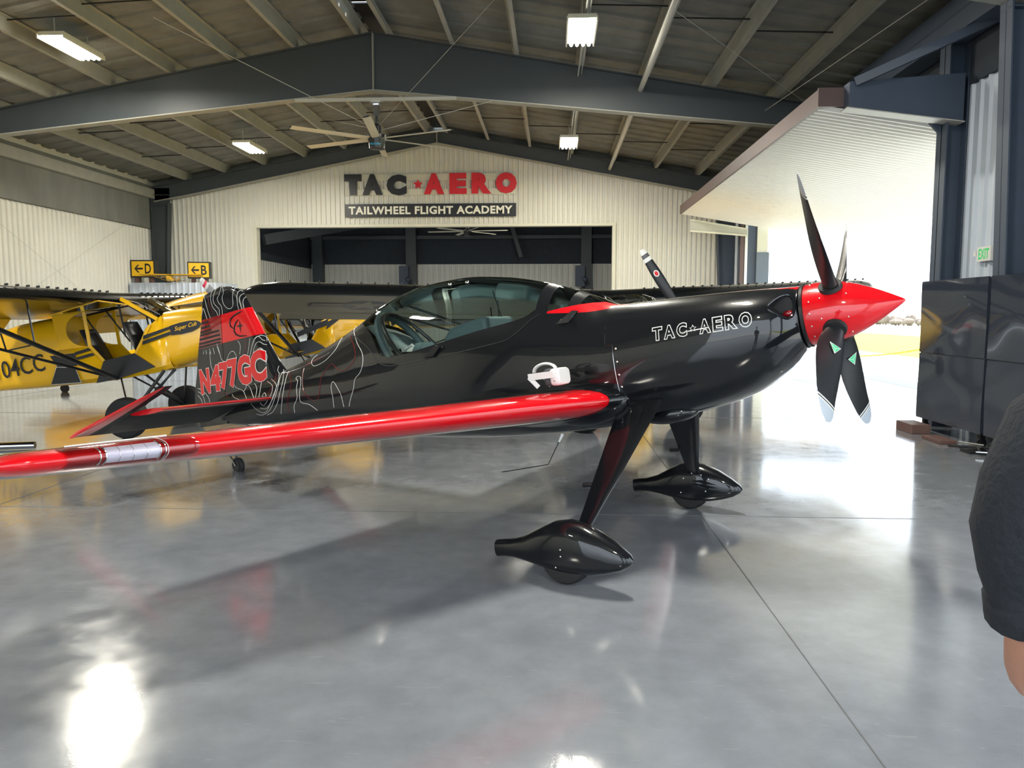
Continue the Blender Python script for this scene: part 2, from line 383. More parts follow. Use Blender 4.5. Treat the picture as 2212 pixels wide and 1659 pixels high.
# main frames
def frame(y, label, deep, mid, colL=True, colR=True, xr=XR, shallow=.5):
    g = empty('steel_frame', (RX, y, 0)); tag(g, label, 'steel frame')
    off = (-RX, -y, 0)
    for s, x1 in ((-1, XL+.25), (1, xr-.05)):
        b = MB(off).use(M_steel)
        L = abs(x1-RX); n = 8; top = []; bot = []
        for i in range(n+1):
            t = i/n; x = RX+(x1-RX)*t; top.append((x, rz(x))); bot.append((x, rz(x)-(deep+(mid-deep)*min(1, t*1.15))))
        poly = [(x, y-.01, z) for x, z in top+bot[::-1]]
        b.prism(poly, (0, .02, 0))
        for pr, zz in ((top, 0), (bot, 1)):
            for (xa, za), (xb, zb) in zip(pr, pr[1:]):
                b.use(M_steel if not zz else M_purl).prism([(xa, y-.12, za-.012), (xb, y-.12, zb-.012), (xb, y-.12, zb+.012), (xa, y-.12, za+.012)], (0, .24, 0))  # bottom flange coloured paler than the beam, for the light on it
        b.build('rafter', None, g, flat=True, weld=False)
    b = MB(off).use(M_purl).box((RX-.012, y-.12, rz(RX)-deep), (RX+.012, y+.12, rz(RX))); b.build('ridge_plate', None, g, flat=True)
    for s, x1, do in ((-1, XL+.15, colL), (1, xr-.05, colR)):
        if not do: continue
        b = MB(off).use(M_steel if s < 0 else M_steel2)
        wt, wb = (.62, .35) if deep < .6 else ((.95, .55) if s < 0 else (.52, .37))
        zt = rz(x1)-.02
        b.prism([(x1, y-.01, 0), (x1-s*wb, y-.01, 0), (x1-s*wt, y-.01, zt-.5), (x1-s*wt, y-.01, zt), (x1, y-.01, zt)], (0, .02, 0))
        b.prism([(x1-s*wb, y-.13, 0), (x1-s*wt, y-.13, zt-.5), (x1-s*(wt-.02), y-.13, zt-.5), (x1-s*(wb-.02), y-.13, 0)], (0, .26, 0))
        b.prism([(x1, y-.13, 0), (x1, y-.13, zt), (x1-s*.02, y-.13, zt), (x1-s*.02, y-.13, 0)], (0, .26, 0))
        for zz in (zt-.25, zt-.6): b.box((min(x1, x1-s*wt), y-.12, zz), (max(x1, x1-s*wt), y+.12, zz+.015))
        b.build('column', None, g, flat=True, weld=False)
    return g
frame(26.12, 'charcoal end-wall frame framing the white gable above the wall sign', .36, .50)
frame(17.0, 'deep charcoal rafter frame the six-blade ceiling fan hangs from', 1.20, .55, colR=False)
frame(9.95, 'slate frame whose column stands at the right edge beside the black cabinets', 1.2, .6, xr=XR)
frame(0.5, 'charcoal frame overhead behind the viewer', 1.2, .6)
# jamb column + eave strut + door head on the right wall
g = empty('door_jamb_column', (XR-.15, OY0-.1, 0)); tag(g, 'slate jamb column at the near side of the big side door with its knee bracket', 'column')
off = (-(XR-.15), -(OY0-.1), 0)
b = MB(off).use(M_steel2); b.box((XR-.34, OY0-.28, 0), (XR-.32, OY0+.02, 6.1)); b.box((XR-.34, OY0-.14, 0), (XR-.05, OY0-.12, 6.1)); b.box((XR-.07, OY0-.28, 0), (XR-.05, OY0+.02, 6.1))
b.prism([(XR-.34, OY0-.1, 4.75), (XR-.34, OY0-.1, 4.3), (XR-.75, OY0-.1, 4.75)], (0, .06, 0)); b.build('post', None, g, flat=True, weld=False)
g = empty('door_support_arm', (XR-1.0, OY0-.05, 0)); tag(g, 'slate cantilever arm with diagonal brace carrying the near end of the raised door', 'door arm')
off = (-(XR-1.0), -(OY0-.05), 0)
b = MB(off).use(M_steel2); b.prism([(4.24, OY0-.35, 5.0), (4.24, OY0-.35, 4.64), (5.85, OY0-.35, 4.42), (5.85, OY0-.35, 5.1)], (0, .22, 0)); b.use(M_lit).prism([(4.2, OY0-.4, 4.64), (5.85, OY0-.4, 4.42), (5.85, OY0-.4, 4.405), (4.2, OY0-.4, 4.625)], (0, .26, 0)); b.build('arm', None, g, flat=True)  # pale strip under the arm: light painted onto its bottom flange
b = MB(off).use(M_steel2); b.bar((4.30, OY0-.4, 4.98), (5.9, OY0-1.1, 5.6), .06, .12); b.build('brace', None, g, flat=True)
b = MB().use(M_steel2); b.prism([(XR-.45, 4.6, 5.55), (XR-.45, 4.6, 6.05), (XR-.1, 4.6, 6.05), (XR-.1, 4.6, 5.55)], (0, OY1-4.6, 0)); b.build('trim_3', flat=True, kind='structure')
b = MB().use(M_steel2); b.box((XR-.3, OY0-.1, OZ-.02), (XR+.1, OY1+.2, OZ+.3)); b.build('trim_4', flat=True, kind='structure')
g = empty('door_jamb_column', (XR-.1, OY1, 0)); tag(g, 'brown and white painted jamb with drop cable at the far side of the big side door', 'column')
off = (-(XR-.1), -OY1, 0)
b = MB(off).use(M_steel2); b.box((XR-.25, OY1-.02, 0), (XR+.3, OY1+.12, OZ)); b.use(M_brown).box((XR-.22, OY1-.1, 0), (XR-.10, OY1-.02, OZ)); b.use(M_whitep).box((XR-.08, OY1-.12, 0), (XR+.0, OY1-.02, OZ)); b.use(M_trimw).box((XR+.3, OY1-.1, 0), (XR+.62, OY1+.15, OZ)); b.use(M_steel2); b.build('post', None, g, flat=True)
b = MB(off).use(M_asph).box((XR+.28, OY1-.13, 1.9), (XR+.66, OY1-.1, 3.55)); b.build('blue_panel', None, g, flat=True)
# raised one-piece door leaf : ribs run across the leaf (x direction)
P1 = Vector((3.92, 24.3, 4.74)); P4 = Vector((8.70, 24.3, 3.93)); Y0l, Y1l = 11.9, 24.3
b = MB().use(M_leaf); n = 72; pit = (Y1l-Y0l)/n; ys = []
for i in range(n):
    a = Y0l+i*pit; ys += [(a, 0), (a+pit*.5, 0), (a+pit*.62, -.035), (a+pit*.88, -.035)]
ys.append((Y1l, 0)); k = len(ys); nx = 6; vs = []
for i in range(nx+1):
    t = i/nx
    for yy, d in ys: vs.append((P1.x+(P4.x-P1.x)*t, yy, P1.z+(P4.z-P1.z)*t+d))
b.add(vs, [(i*k+j, i*k+j+1, (i+1)*k+j+1, (i+1)*k+j) for i in range(nx) for j in range(k-1)])
b.prism([(P1.x, Y0l, P1.z+.03), (P4.x, Y0l, P4.z+.03), (P4.x, Y0l, P4.z+.2), (P1.x, Y0l, P1.z+.2)], (0, Y1l-Y0l, 0))
dr = b.build('door_1', kind='structure', flat=True, weld=False)
b = MB().use(M_brown); b.box((P1.x-.05, Y0l, P1.z-.03), (P1.x+.0, Y1l, P1.z+.22)); b.box((P1.x-.05, Y0l-.04, P1.z-.03), (P1.x+.5, Y0l, P1.z+.24))
b.build('edge_trim', None, dr, flat=True)
g = empty('door_support_arm', (5.0, 24.4, 0)); tag(g, 'pale cantilever arm under the far end of the raised door', 'door arm')
b = MB((-5, -24.4, 0)).use(M_lit); b.prism([(4.2, 24.36, 4.52), (5.95, 24.36, 4.22), (5.95, 24.36, 4.05), (4.2, 24.36, 4.2)], (0, .15, 0)); b.build('arm', None, g, flat=True)
b = MB((-5, -24.4, 0)).use(M_trimw); b.bar((4.2, 24.34, 4.54), (5.95, 24.34, 4.24), .06, .05); b.bar((4.2, 24.34, 4.2), (5.95, 24.34, 4.05), .06, .05); b.build('edge', None, g, flat=True)
# ---------------------------------------------------------------- outside
b = MB().use(M_conc)
def og(x): return -.02-.014*max(0, x-8)
def strip(x0, x1, m, dz, y0=-60, y1=240): b.use(m).add([(x0, y0, og(x0)+dz), (x1, y0, og(x1)+dz), (x1, y1, og(x1)+dz), (x0, y1, og(x0)+dz)], [(0, 1, 2, 3)])
strip(XR+.05, 8.05, M_conc, .0); strip(8.05, 14.5, M_conc, 0); strip(8.15, 9.0, M_asph, .006, 10, 24); strip(14.5, 31, M_grass, 0); strip(31, 170, M_field, 0)  # asphalt strip outside the door also paints the shadow on the apron
b.use(M_conc).add([(-70, YB-50, -.03), (XR+.05, YB-50, -.03), (XR+.05, YB, -.03), (-70, YB, -.03)], [(0, 1, 2, 3)])
b.build('ground', kind='structure', flat=True)
b = MB().use(M_tree)
for i in range(150):
    t = i/149; x = 62+random.uniform(-3, 3)+t*14; y = 95+t*130; zb = og(x)
    hh = random.uniform(1.0, 2.3); w = random.uniform(.6, 1.5)
    for j in range(5):
        a = random.uniform(0, 6.28); b.tube([(x, y, zb), (x+w*.4*math.cos(a), y+w*.4*math.sin(a), zb+hh*random.uniform(.7, 1))], [.12, .02], 4)
    b.ell((x, y, zb+hh*.55), (w*.7, w*.7, hh*.42), 7, 5)
tag(b.build('tree_line', None), 'row of bare brown trees on the horizon beyond the grass', 'trees', kind='stuff')
b = MB().use(M_chain)
for i in range(76):
    t = i/75; p = Vector((8.0, 16.45+4.75*t, 1.03-.74*t+.25*t*t-.02))
    b.ell(p, (.016, .040, .026) if i % 2 else (.026, .040, .012), 6, 5)
tag(b.build('barrier_chain'), 'yellow plastic chain hung across the open doorway above the grass', 'chain')
for i, (y, zt) in enumerate(((16.42, 1.06), (21.22, .56))):
    b = MB().use(M_chain).tube([(0, 0, .03), (0, 0, zt)], .025, 10); b.lathe([(0, .14), (.03, .13), (.04, .03)], ax='z', n=20)
    o = b.build('chain_post'); o.location = (8.0, y, og(8.0)); tag(o, ['yellow post holding the near end of the barrier chain outside the cabinets', 'short yellow post holding the far end of the barrier chain outside'][i], 'post')
# ---------------------------------------------------------------- lights
def fixture(x, y, z, rz_, lab, hang=.35, vis=True):
    g = empty('ceiling_light', (x, y, z), rz_); tag(g, lab, 'ceiling light', 'hangar ceiling lights')
    b = MB().use(M_hous); b.box((-.24, -.62, 0), (.24, .62, .07)); b.box((-.26, -.64, -.05), (-.235, .64, .03)); b.box((.235, -.64, -.05), (.26, .64, .03)); b.build('housing', None, g, flat=True)
    for sx in (-.16, -.055, .055, .16):
        b = MB().use(M_led); b.tube([(sx, -.6, -.03), (sx, .6, -.03)], .030, 8); b.build('lamp_tube', None, g)
    for sy in (-.5, .5): b = MB().use(M_lit).tube([(0, sy, .07), (0, sy, hang)], .012, 5); b.build('hanger', None, g)
    d = bpy.data.lights.new('lamp', 'AREA'); d.shape = 'RECTANGLE'; d.size = .44; d.size_y = 1.2; d.energy = 210; d.color = (1, .95, .83)
    lo = bpy.data.objects.new('lamp', d); COL.objects.link(lo); lo.parent = g; lo.location = (0, 0, -.09)
def fx(px, py, Y): # only used to note the measured spots
    pass
fixture(-9.05, 14.5, 6.66, 0, 'bright long four-tube light over the upper left purlins')
fixture(-8.65, 22.0, 6.38, 0, 'small bright light left of the ceiling fan near the far gable')
fixture(.46, 14.0, 6.59, 0, 'bright boxy light below the roof right of the ridge, nearest one')
fixture(.40, 22.0, 6.41, 0, 'small bright light right of the ridge near the far gable')
for i, (x, y) in enumerate(((-9.3, 6.5), (.6, 6.0), (-9.3, -3), (.6, -3))):  # unseen fixtures continuing the grid, added as fill for the hall
    fixture(x, y, 6.6, 0, ['added fill light overhead on the left outside the picture', 'added fill light overhead on the right outside the picture', 'added rear left fill light behind the viewer', 'added rear right fill light behind the viewer'][i])
for x, y in ((-9, 33), (0, 36)):
    fixture(x, y, 7.1, 0, 'ceiling light of the neighbouring room, hidden above its opening')
# ---------------------------------------------------------------- floor joints
for x in (-11, -4.9, 1.25): gl((x, YB), (x, YF))
for y in (.3, 6.39, 12.5, 18.6): gl((XL, y), (XR, y))
jb.build('saw_cut_joint', None, fl, flat=True)
# ---------------------------------------------------------------- wall sign
def wall_text(mb, txt, x0, x1, z0, z1, y, depth=.05, **k):
    vs, fs = fit_text(txt, x1-x0, z1-z0, depth=depth, **k)
    mb.add([(x0+v.x, y-v.z, z0+v.y) for v in vs], fs)
Ys = YF-.10
g = empty('wall_sign', (-4.2, Ys, 5.66)); tag(g, 'large raised black and red lettering with a star, high on the far gable wall', 'sign')
off = (4.2, -Ys, -5.66)
for z0, z1 in ((6.14, 6.36), (5.66, 5.86)):
    b = MB(off).use(M_trimw).box((-7.11, Ys+.03, z0), (-1.27, Ys+.045, z1)); b.build('backing_strip', None, g, flat=True)
for ch, x0, x1, m_, dz in (('T', -7.11, -6.52, M_signB, 0), ('A', -6.49, -5.80, M_signB, 0), ('C', -5.66, -4.98, M_signB, -.02), ('A', -4.39, -3.70, M_signR, .01), ('E', -3.52, -2.94, M_signR, .015), ('R', -2.77, -2.11, M_signR, .02), ('O', -1.96, -1.25, M_signR, .02)):
    b = MB(off).use(m_); wall_text(b, ch, x0, x1, 5.66+dz, 6.35+dz, Ys-.02, depth=.03, bold={'T': .10, 'E': .065, 'R': .08}.get(ch, .09))
    b.build('letter_'+ch.lower(), None, g, flat=True, weld=False)
b = MB(off).use(M_signR); b.prism([(x, Ys-.05, z) for x, z in star_pts(-4.59, 6.0, .165, .48)], (0, .05, 0)); b.build('star', None, g, flat=True)
g = empty('wall_banner', (-4.2, Ys, 4.9)); tag(g, 'long black banner with cream capitals above the wide inner opening', 'sign')
off = (4.2, -Ys, -4.9)
b = MB(off).use(M_signB).box((-7.09, Ys-.02, 4.92), (-1.27, Ys+.03, 5.36)); b.build('panel', None, g, flat=True)
b = MB(off).use(M_signW); wall_text(b, 'TAILWHEEL FLIGHT ACADEMY', -6.98, -1.39, 5.01, 5.28, Ys-.025, depth=.002, bold=.035, spacing=1.1); b.build('lettering', None, g, flat=True, weld=False)
# ---------------------------------------------------------------- ceiling fans
def fan(x, y, z, rad, top, lab, rot, n=6, text=True):
    g = empty('ceiling_fan', (x, y, z)); tag(g, lab, 'ceiling fan')
    b = MB().use(M_blackm).lathe([(-.20, .14), (-.19, .17), (-.05, .18), (0, .2), (.1, .2), (.14, .10), (.30, .09), (.34, .05)], ax='z', n=28); b.build('motor_hub', None, g)
    b = MB().use(M_blackm).tube([(0, 0, .3), (0, 0, top-.22)], .035, 10); b.build('down_rod', None, g)
    b = MB().use(M_cham); b.box((-.10, -.10, top-.25), (.10, .10, top-.20)); b.box((-.06, -.04, top-.5), (.06, .04, top-.2)); b.box((-.14, -.03, top-.2), (.14, .03, top-.06)); b.build('mount_bracket', None, g, flat=True)
    for i in range(n):
        a = rot+i*2*math.pi/n; ca, sa = math.cos(a), math.sin(a)
        def T(r, c, h): return (r*ca-c*sa, r*sa+c*ca, h)
        pitch = R(14); sec = [(-.5, 0), (-.3, .10), (.1, .13), (.5, 0), (.1, -.04), (-.3, -.02)]; ch_ = .17
        rs = [[T(r, c*ch_*math.cos(pitch), .02+c*ch_*math.sin(pitch)+t*ch_) for c, t in sec] for r in (.16, .4, rad*.6, rad)]
        b = MB().use(M_fan).rings(rs); o = b.build('blade', None, g, ang=30)
        b = MB().use(M_blackm).rings([[T(r, c*ch_*1.02*math.cos(pitch), .02+c*ch_*math.sin(pitch)+t*ch_*1.1) for c, t in sec] for r in (rad, rad+.012)]); b.build('end_cap', None, o)
    if text:
        vs, fs = fit_text('MacroAir', .24, .06, bold=.02)
        b = MB().use(M_blue); b.add([(.186*math.sin((v.x-.12)/.186), -.186*math.cos((v.x-.12)/.186), -.14+v.y) for v in vs], fs); b.build('lettering', None, g, flat=True, weld=False)
    return g
fan(-3.86, 17.0, 5.44, 1.90, 1.0, 'large six-blade ceiling fan with black motor hanging from the deep rafter frame', R(37))
fan(-4.0, 36.0, 5.42, 1.9, 2.2, 'cream-bladed ceiling fan seen through the opening in the room beyond', R(-8), text=False)
b = MB(); b.use(M_lit).bar((-5.6, 16.86, 6.26), (-2.1, 16.86, 6.26), .08, .06); b.use(M_blackm)
tag(b.build('fan_support_bar', flat=True), 'pale horizontal steel bar bolted under the deep rafter frame above the fan', 'steel bar')
for i, (p, q, r_) in enumerate((((-3.95, 17, 5.7), (-6.9, 13.4, 6.75), .006), ((-3.75, 17, 5.65), (-1.25, 16.9, 6.22), .006), ((-3.9, 17.1, 5.7), (-.85, 13, 6.9), .004), ((-3.95, 17.1, 5.7), (-6.6, 20.6, 6.9), .004))):
    b = MB().use(M_lit).tube([p, q], r_, 5); tag(b.build('guy_wire'), ['thin guy wire from the ceiling fan hub up to the left', 'pale guy wire from the fan hub to the right rafter flange', 'fine guy wire rising right past the deep rafter', 'fine guy wire behind the fan to the far left purlin'][i], 'wire')
b = MB().use(M_lit); b.tube([(.55, 9.3, 6.75), (.5, 17, 6.72), (.45, 26, 6.70)], .018, 6); b.tube([(.62, 9.3, 6.78), (.57, 17, 6.75), (.52, 26, 6.73)], .012, 6)
tag(b.build('electrical_conduit'), 'thin grey conduit running under the roof along the right-hand lights', 'conduit')
b = MB().use(M_lit); b.tube([(1.83, 8, 6.42), (1.83, YF-.2, 6.42)], .055, 10)
tag(b.build('sprinkler_pipe'), 'round pale pipe running along a purlin right of the ridge', 'pipe')
for i, (p, q) in enumerate((((1.9, 13, 6.55), (5.8, 17, 5.75)), ((5.2, 9.5, 5.9), (4.4, 16.8, 5.9)), ((XL+.12, 17.3, 4.6), (XL+.12, 22.8, 1.9)), ((XL+.12, 24.5, 4.55), (XL+.12, 18.9, 1.9)))):
    b = MB().use(M_lit).tube([p, q], .006, 4); tag(b.build('brace_cable'), ['thin roof bracing cable crossing the right purlins towards the raised door', 'thin roof bracing cable beside the top of the raised door', 'thin bracing cable falling rightwards across the left white wall', 'thin bracing cable falling leftwards across the left white wall'][i], 'cable')
b = MB(); b.use(M_lit); b.tube([(-12.2, 15.2, 6.1), (-12.45, 15.2, 5.45)], .012, 5); b.tube([(-12.0, 15.2, 6.1), (-12.3, 15.2, 5.45)], .012, 5); b.box((-13.2, 15.0, 5.38), (-11.9, 15.4, 5.45))
tag(b.build('hanging_heater_bracket', flat=True), 'pale steel shelf bracket hanging from the roof at the upper left edge', 'bracket')
# ---------------------------------------------------------------- corner store room, taxiway signs and model
b = MB().use(M_wallw2); corr(b, 'x', 24.6, XL+.06, -10.95, 0, 2.66, sgn=-1, pitch=.2, d=.03); b.box((XL+.06, 24.61, 0), (-10.95, 26.3, 2.66))
b.build('wall_inner', kind='structure', flat=True, weld=False)
def taxi(x0, x1, z0, z1, y, ch, lab, ang, legs=True):
    cx = (x0+x1)/2; g = empty('taxiway_sign', (cx, y+.15, 2.66), ang); tag(g, lab, 'sign'); w = (x1-x0); off = (0, -.15, 0)
    b = MB(off).use(M_signB); b.box((-w/2, 0, z0-2.66), (w/2, .28, z1-2.66)); b.build('case', None, g, flat=True)
    b = MB(off).use(M_signY); b.box((-w/2+.035, -.01, z0-2.62), (w/2-.035, .0, z1-2.70)); b.build('face', None, g, flat=True)
    b = MB(off).use(M_signB); h = z1-z0-.08; zc = (z0+z1)/2-2.66
    vs, fs = fit_text(ch, w*.26, h*.68, bold=.02); b.add([(w*.10+v.x, -.013, zc-h*.34+v.y) for v in vs], fs)
    b.prism([(-w*.34, -.012, zc), (-w*.20, -.012, zc+h*.26), (-w*.12, -.012, zc+h*.26), (-w*.24, -.012, zc+.03), (w*.02, -.012, zc+.03), (w*.02, -.012, zc-.03), (-w*.24, -.012, zc-.03), (-w*.12, -.012, zc-h*.26), (-w*.20, -.012, zc-h*.26)], (0, -.001, 0))
    b.build('lettering', None, g, flat=True, weld=False)
    for s in (-.28, .28): b = MB(off).use(M_wood); b.box((s*w-.06, .05, 0), (s*w+.06, .2, z0-2.66)); b.build('foot', None, g, flat=True)
taxi(-13.82, -13.02, 2.84, 3.40, 24.7, 'D', 'yellow taxiway sign with arrow and letter D on top of the corner room', 0)
taxi(-11.95, -11.25, 2.80, 3.34, 24.75, 'B', 'yellow taxiway sign with arrow and letter B behind the model airplane', R(12))
# ---------------------------------------------------------------- black cabinets
def cabinet(y0, y1, lab):
    yc = (y0+y1)/2; x0, x1 = 5.32, 5.55; g = empty('storage_cabinet', ((x0+x1)/2, yc, 0)); tag(g, lab, 'cabinet'); off = (-(x0+x1)/2, -yc, 0)
    b = MB(off).use(M_cab).box((x0+.02, y0+.01, .2), (x1, y1-.01, 2.13)); b.build('carcass', None, g, flat=True)
    for z0, z1 in ((.18, 1.115), (1.13, 2.14)):
        b = MB(off).use(M_cab); n = 14; vs = []
        for i in range(n+1):
            for j in range(n+1):
                t, u = i/n, j/n; vs.append((x0-.0+.006*math.sin(t*7+z0*3)*math.sin(u*5+y0), y0+.008+(y1-y0-.016)*t, z0+(z1-z0)*u))
        b.add(vs, [(i*(n+1)+j, i*(n+1)+j+1, (i+1)*(n+1)+j+1, (i+1)*(n+1)+j) for i in range(n) for j in range(n)])
        b.box((x0+.006, y0+.008, z0), (x0+.019, y1-.008, z1)); b.build('door', None, g, ang=60)
    for yy in (y0+.12, y1-.12):
        b = MB(off).use(M_blackm); xx = x0+.08; b.tube([(xx, yy-.02, .06), (xx, yy+.02, .06)], .06, 12); b.box((xx-.03, yy-.03, .10), (xx+.03, yy+.03, .2)); b.build('caster', None, g)
cabinet(9.78, 11.5, 'tall gloss black cabinet beside the open side door, farthest of the row')
cabinet(8.02, 9.74, 'tall gloss black cabinet mostly behind the person at the right edge')
cabinet(6.26, 7.98, 'gloss black cabinet of the row, nearest to the viewer and out of the picture')
for i, (x, y, s, m_, lab) in enumerate(((5.15, 11.2, (.26, .5, .13), M_wood, 'red brown wooden block under the corner of the black cabinet'), (5.10, 10.35, (.22, .5, .05), M_wood, 'flat brown board lying on the floor beside the black cabinet'))):
    b = MB().use(m_).box((-s[0]/2, -s[1]/2, 0), (s[0]/2, s[1]/2, s[2])); o = b.build('wooden_block', flat=True, bevel=.008); o.location = (x, y, 0); tag(o, lab, 'block')
b = MB().use(M_blackm)
pts = [(5.05, 9.75, .03), (5.2, 9.6, .06), (5.1, 9.35, .03), (5.25, 9.2, .05), (5.15, 9.0, .03)]
b.tube(pts, .02, 6); b.tube([(5.0, 9.9, .02), (5.3, 9.35, .08)], .015, 6); b.box((5.0, 9.4, 0), (5.28, 9.62, .03)); b.use(M_cham).tube([(5.1, 9.85, .075), (5.22, 9.5, .09)], .012, 6); b.use(M_cham).tube([(5.02, 9.3, .05), (5.3, 9.1, .06)], .012, 6)
tag(b.build('tow_bar'), 'black and chrome tow bar lying on the floor under the black cabinets', 'tow bar')
b = MB().use(M_cham).tube([(-8.6, 8.6, .05), (-6.45, 9.15, .05)], .045, 14); tag(b.build('metal_tube'), 'polished metal tube lying on the floor behind the near wing tip', 'tube')
# exit sign
g = empty('exit_sign', (5.93, 11.02, 2.4)); tag(g, 'white exit sign with green letters on the ribbed wall above the cabinets', 'sign')
b = MB().use(M_whitep).box((-.03, -.17, 0), (.02, .17, .2)); b.build('case', None, g, flat=True)
vs, fs = fit_text('EXIT', .26, .14, bold=.02)
b = MB().use(mat('exit_green', (.03, .5, .12), .4, emis=(.05, .8, .2), estr=.15)); b.add([(-.032, .13-v.x, .03+v.y) for v in vs], fs); b.build('lettering', None, g, flat=True, weld=False)
b = MB().use(M_whitep); b.box((-.04, .18, .08), (.02, .24, .15)); b.build('emergency_lamp', None, g, flat=True)
# ---------------------------------------------------------------- the black and red aerobatic airplane (hub coordinates u,v,w)
HY, HA = R(-29.8), R(9.7)
hero = empty('aerobatic_airplane', (.6705, 5.6736, 0))
hero.rotation_euler = Euler((0, -HA, HY), 'XYZ')
tag(hero, 'gloss black and red low-wing aerobatic airplane with four-blade propeller, nearest the viewer', 'airplane')
HO = (1.5743, 0, 1.4647)
def HM(): return MB(HO)
T_TOP = [(-.20, .196), (-.28, .203), (-.46, .224), (-.91, .262), (-1.26, .285), (-1.46, .300), (-1.655, .396), (-1.85, .49), (-2.0, .555), (-2.41, .69), (-2.87, .772), (-3.2, .785), (-3.38, .775), (-3.78, .70), (-4.04, .594), (-4.355, .49), (-4.62, .417), (-4.97, .329), (-5.18, .29), (-5.5, .24), (-6.35, .16)]
T_BOT = [(-.20, -.21), (-.24, -.245), (-.30, -.31), (-.36, -.357), (-.56, -.462), (-.83, -.53), (-1.2, -.575), (-1.4, -.585), (-2.0, -.60), (-2.6, -.59), (-3.4, -.53), (-4.5, -.39), (-5.5, -.25), (-6.0, -.20), (-6.35, -.14)]
T_W = [(-.20, .215), (-.24, .27), (-.32, .345), (-.45, .40), (-.7, .435), (-1.1, .445), (-1.5, .44), (-2.2, .435), (-3.2, .41), (-4.0, .345), (-4.6, .275), (-5.2, .19), (-5.8, .11), (-6.35, .035)]
T_M = [(-.2, 0), (-.5, -.03), (-.9, -.08), (-1.4, -.12), (-3.0, -.12), (-4.0, -.05), (-5.0, .0), (-6.35, .02)]
T_E = [(-.2, 1.0), (-.6, .85), (-1.3, .88), (-1.8, 1.05), (-2.4, 1.12), (-3.4, 1.12), (-4.2, 1.2), (-5.0, 1.15), (-6.35, 1)]
def HS(u):
    return smooth(T_TOP, u), smooth(T_BOT, u), smooth(T_W, u), smooth(T_M, u), lerp(T_E, u)
def hsec(u, w, s=-1, inset=0):
    """surface point at station u and height w on side s"""
    wt, wb, b, wm, e = HS(u)
    if w >= wm: t = min(1, max(0, (w-wm)/(wt-wm))); a = math.asin(t**(1/e)); v = b*math.cos(a)**e
    else: t = min(1, (wm-w)/(wm-wb)); a = math.asin(t**(1/.85)); v = b*math.cos(a)**.85
    return Vector((u, s*(v-inset), w))
def half(u, marks, rows, inset=0):
    """points of one side from keel to top, rows between the height marks"""
    wt, wb, b, wm, e = HS(u); pts = []
    def ang(w):
        if w >= wm: return math.asin(min(1, max(0, (w-wm)/(wt-wm)))**(1/e))
        return -math.asin(min(1, (wm-w)/(wm-wb))**(1/.85))
    av = [-math.pi/2]+[ang(m) for m in marks]+[math.pi/2]
    for k in range(len(av)-1):
        for i in range(rows[k]):
            pts.append(av[k]+(av[k+1]-av[k])*i/rows[k])
    pts.append(math.pi/2); out = []
    for a in pts:
        if a >= 0: w = wm+(wt-wm)*math.sin(a)**e; v = b*max(0, math.cos(a))**e
        else: w = wm-(wm-wb)*math.sin(-a)**.85; v = b*max(0, math.cos(a))**.85
        k = 1-inset/max(.05, math.hypot(v, w-wm)); out.append((v*k, wm+(w-wm)*k))
    return out
W1 = [(-4.16, .54), (-4.10, .50), (-4.04, .47), (-3.9, .40), (-3.741, .30), (-3.66, .205), (-3.574, .150), (-3.45, .125), (-3.242, .126), (-2.297, .160), (-2.15, .22), (-2.05, .29), (-1.98, .318), (-1.93, .312), (-1.75, .286), (-1.583, .268), (-1.478, .272), (-1.40, .283)]
W2 = [(-4.03, .585), (-3.98, .57), (-3.90, .535), (-3.80, .475), (-3.72, .40), (-3.66, .31), (-3.60, .235), (-3.50, .205), (-3.40, .20), (-3.226, .212), (-2.789, .254), (-2.497, .282), (-2.20, .302), (-2.09, .325), (-2.03, .36), (-1.96, .325), (-1.85, .332), (-1.70, .339), (-1.58, .338), (-1.50, .318)]
st = [-1.36, -1.40, -1.44, -1.47, -1.50, -1.56, -1.62, -1.69, -1.70, -1.78, -1.79, -1.86, -1.93, -1.94, -2.0, -2.03, -2.06, -2.09, -2.13, -2.2, -2.3]
u = -2.4
while u > -3.3: st.append(round(u, 3)); u -= .09
st += [-3.32, -3.40, -3.46, -3.50, -3.54, -3.57, -3.60, -3.63, -3.66, -3.69, -3.72, -3.76, -3.80, -3.85, -3.90, -3.94, -3.98, -4.01, -4.03, -4.05, -4.08, -4.12, -4.16]
u = -4.25
while u > -6.33: st.append(round(u, 3)); u -= .1
st.append(-6.35)
NR = (16, 5, 12)
rows = []
for u in st:
    wt, wb, b, wm, e = HS(u)
    w1 = smooth(W1, u) if u >= -4.16 else wt*.9; w2 = smooth(W2, u) if -4.03 <= u <= -1.50 else (wt-.002)
    w2 = min(w2, wt-.001); w1 = min(w1, w2-.004)
    rows.append(half(u, [w1, w2], NR))
tot = len(rows[0])
fus = HM(); frm = HM(); gls = HM(); wsg = HM()
fus.use(M_black); fus.use(M_red); fus.use(M_black); frm.use(M_black); gls.use(M_glass); wsg.use(M_glassc if False else M_glass)
def P3(i, j, s, dv=0): v, w = rows[i][j]; return (st[i], s*(v+dv), w)
for s in (-1, 1):
    for i in range(len(st)-1):
        for j in range(tot-1):
            ua = (st[i]+st[i+1])/2; seg = 0 if j < NR[0] else (1 if j < NR[0]+NR[1] else 2)
            tgt = fus; fus.use(M_black)
            if seg == 2 and -4.03 < ua < -2.03: tgt = gls
            elif seg == 2 and (-1.78 > ua > -1.93 or -1.50 > ua > -1.69): tgt = wsg
            elif (seg == 1 and -4.16 < ua < -2.0) or (seg == 2 and (-2.03 < ua < -1.94 or -4.16 < ua < -4.03)): tgt = frm; 
            elif seg == 1 and -1.93 < ua: fus.use(M_red)
            tgt.add([P3(i, j, s), P3(i, j+1, s), P3(i+1, j+1, s), P3(i+1, j, s)], [(0, 1, 2, 3)])
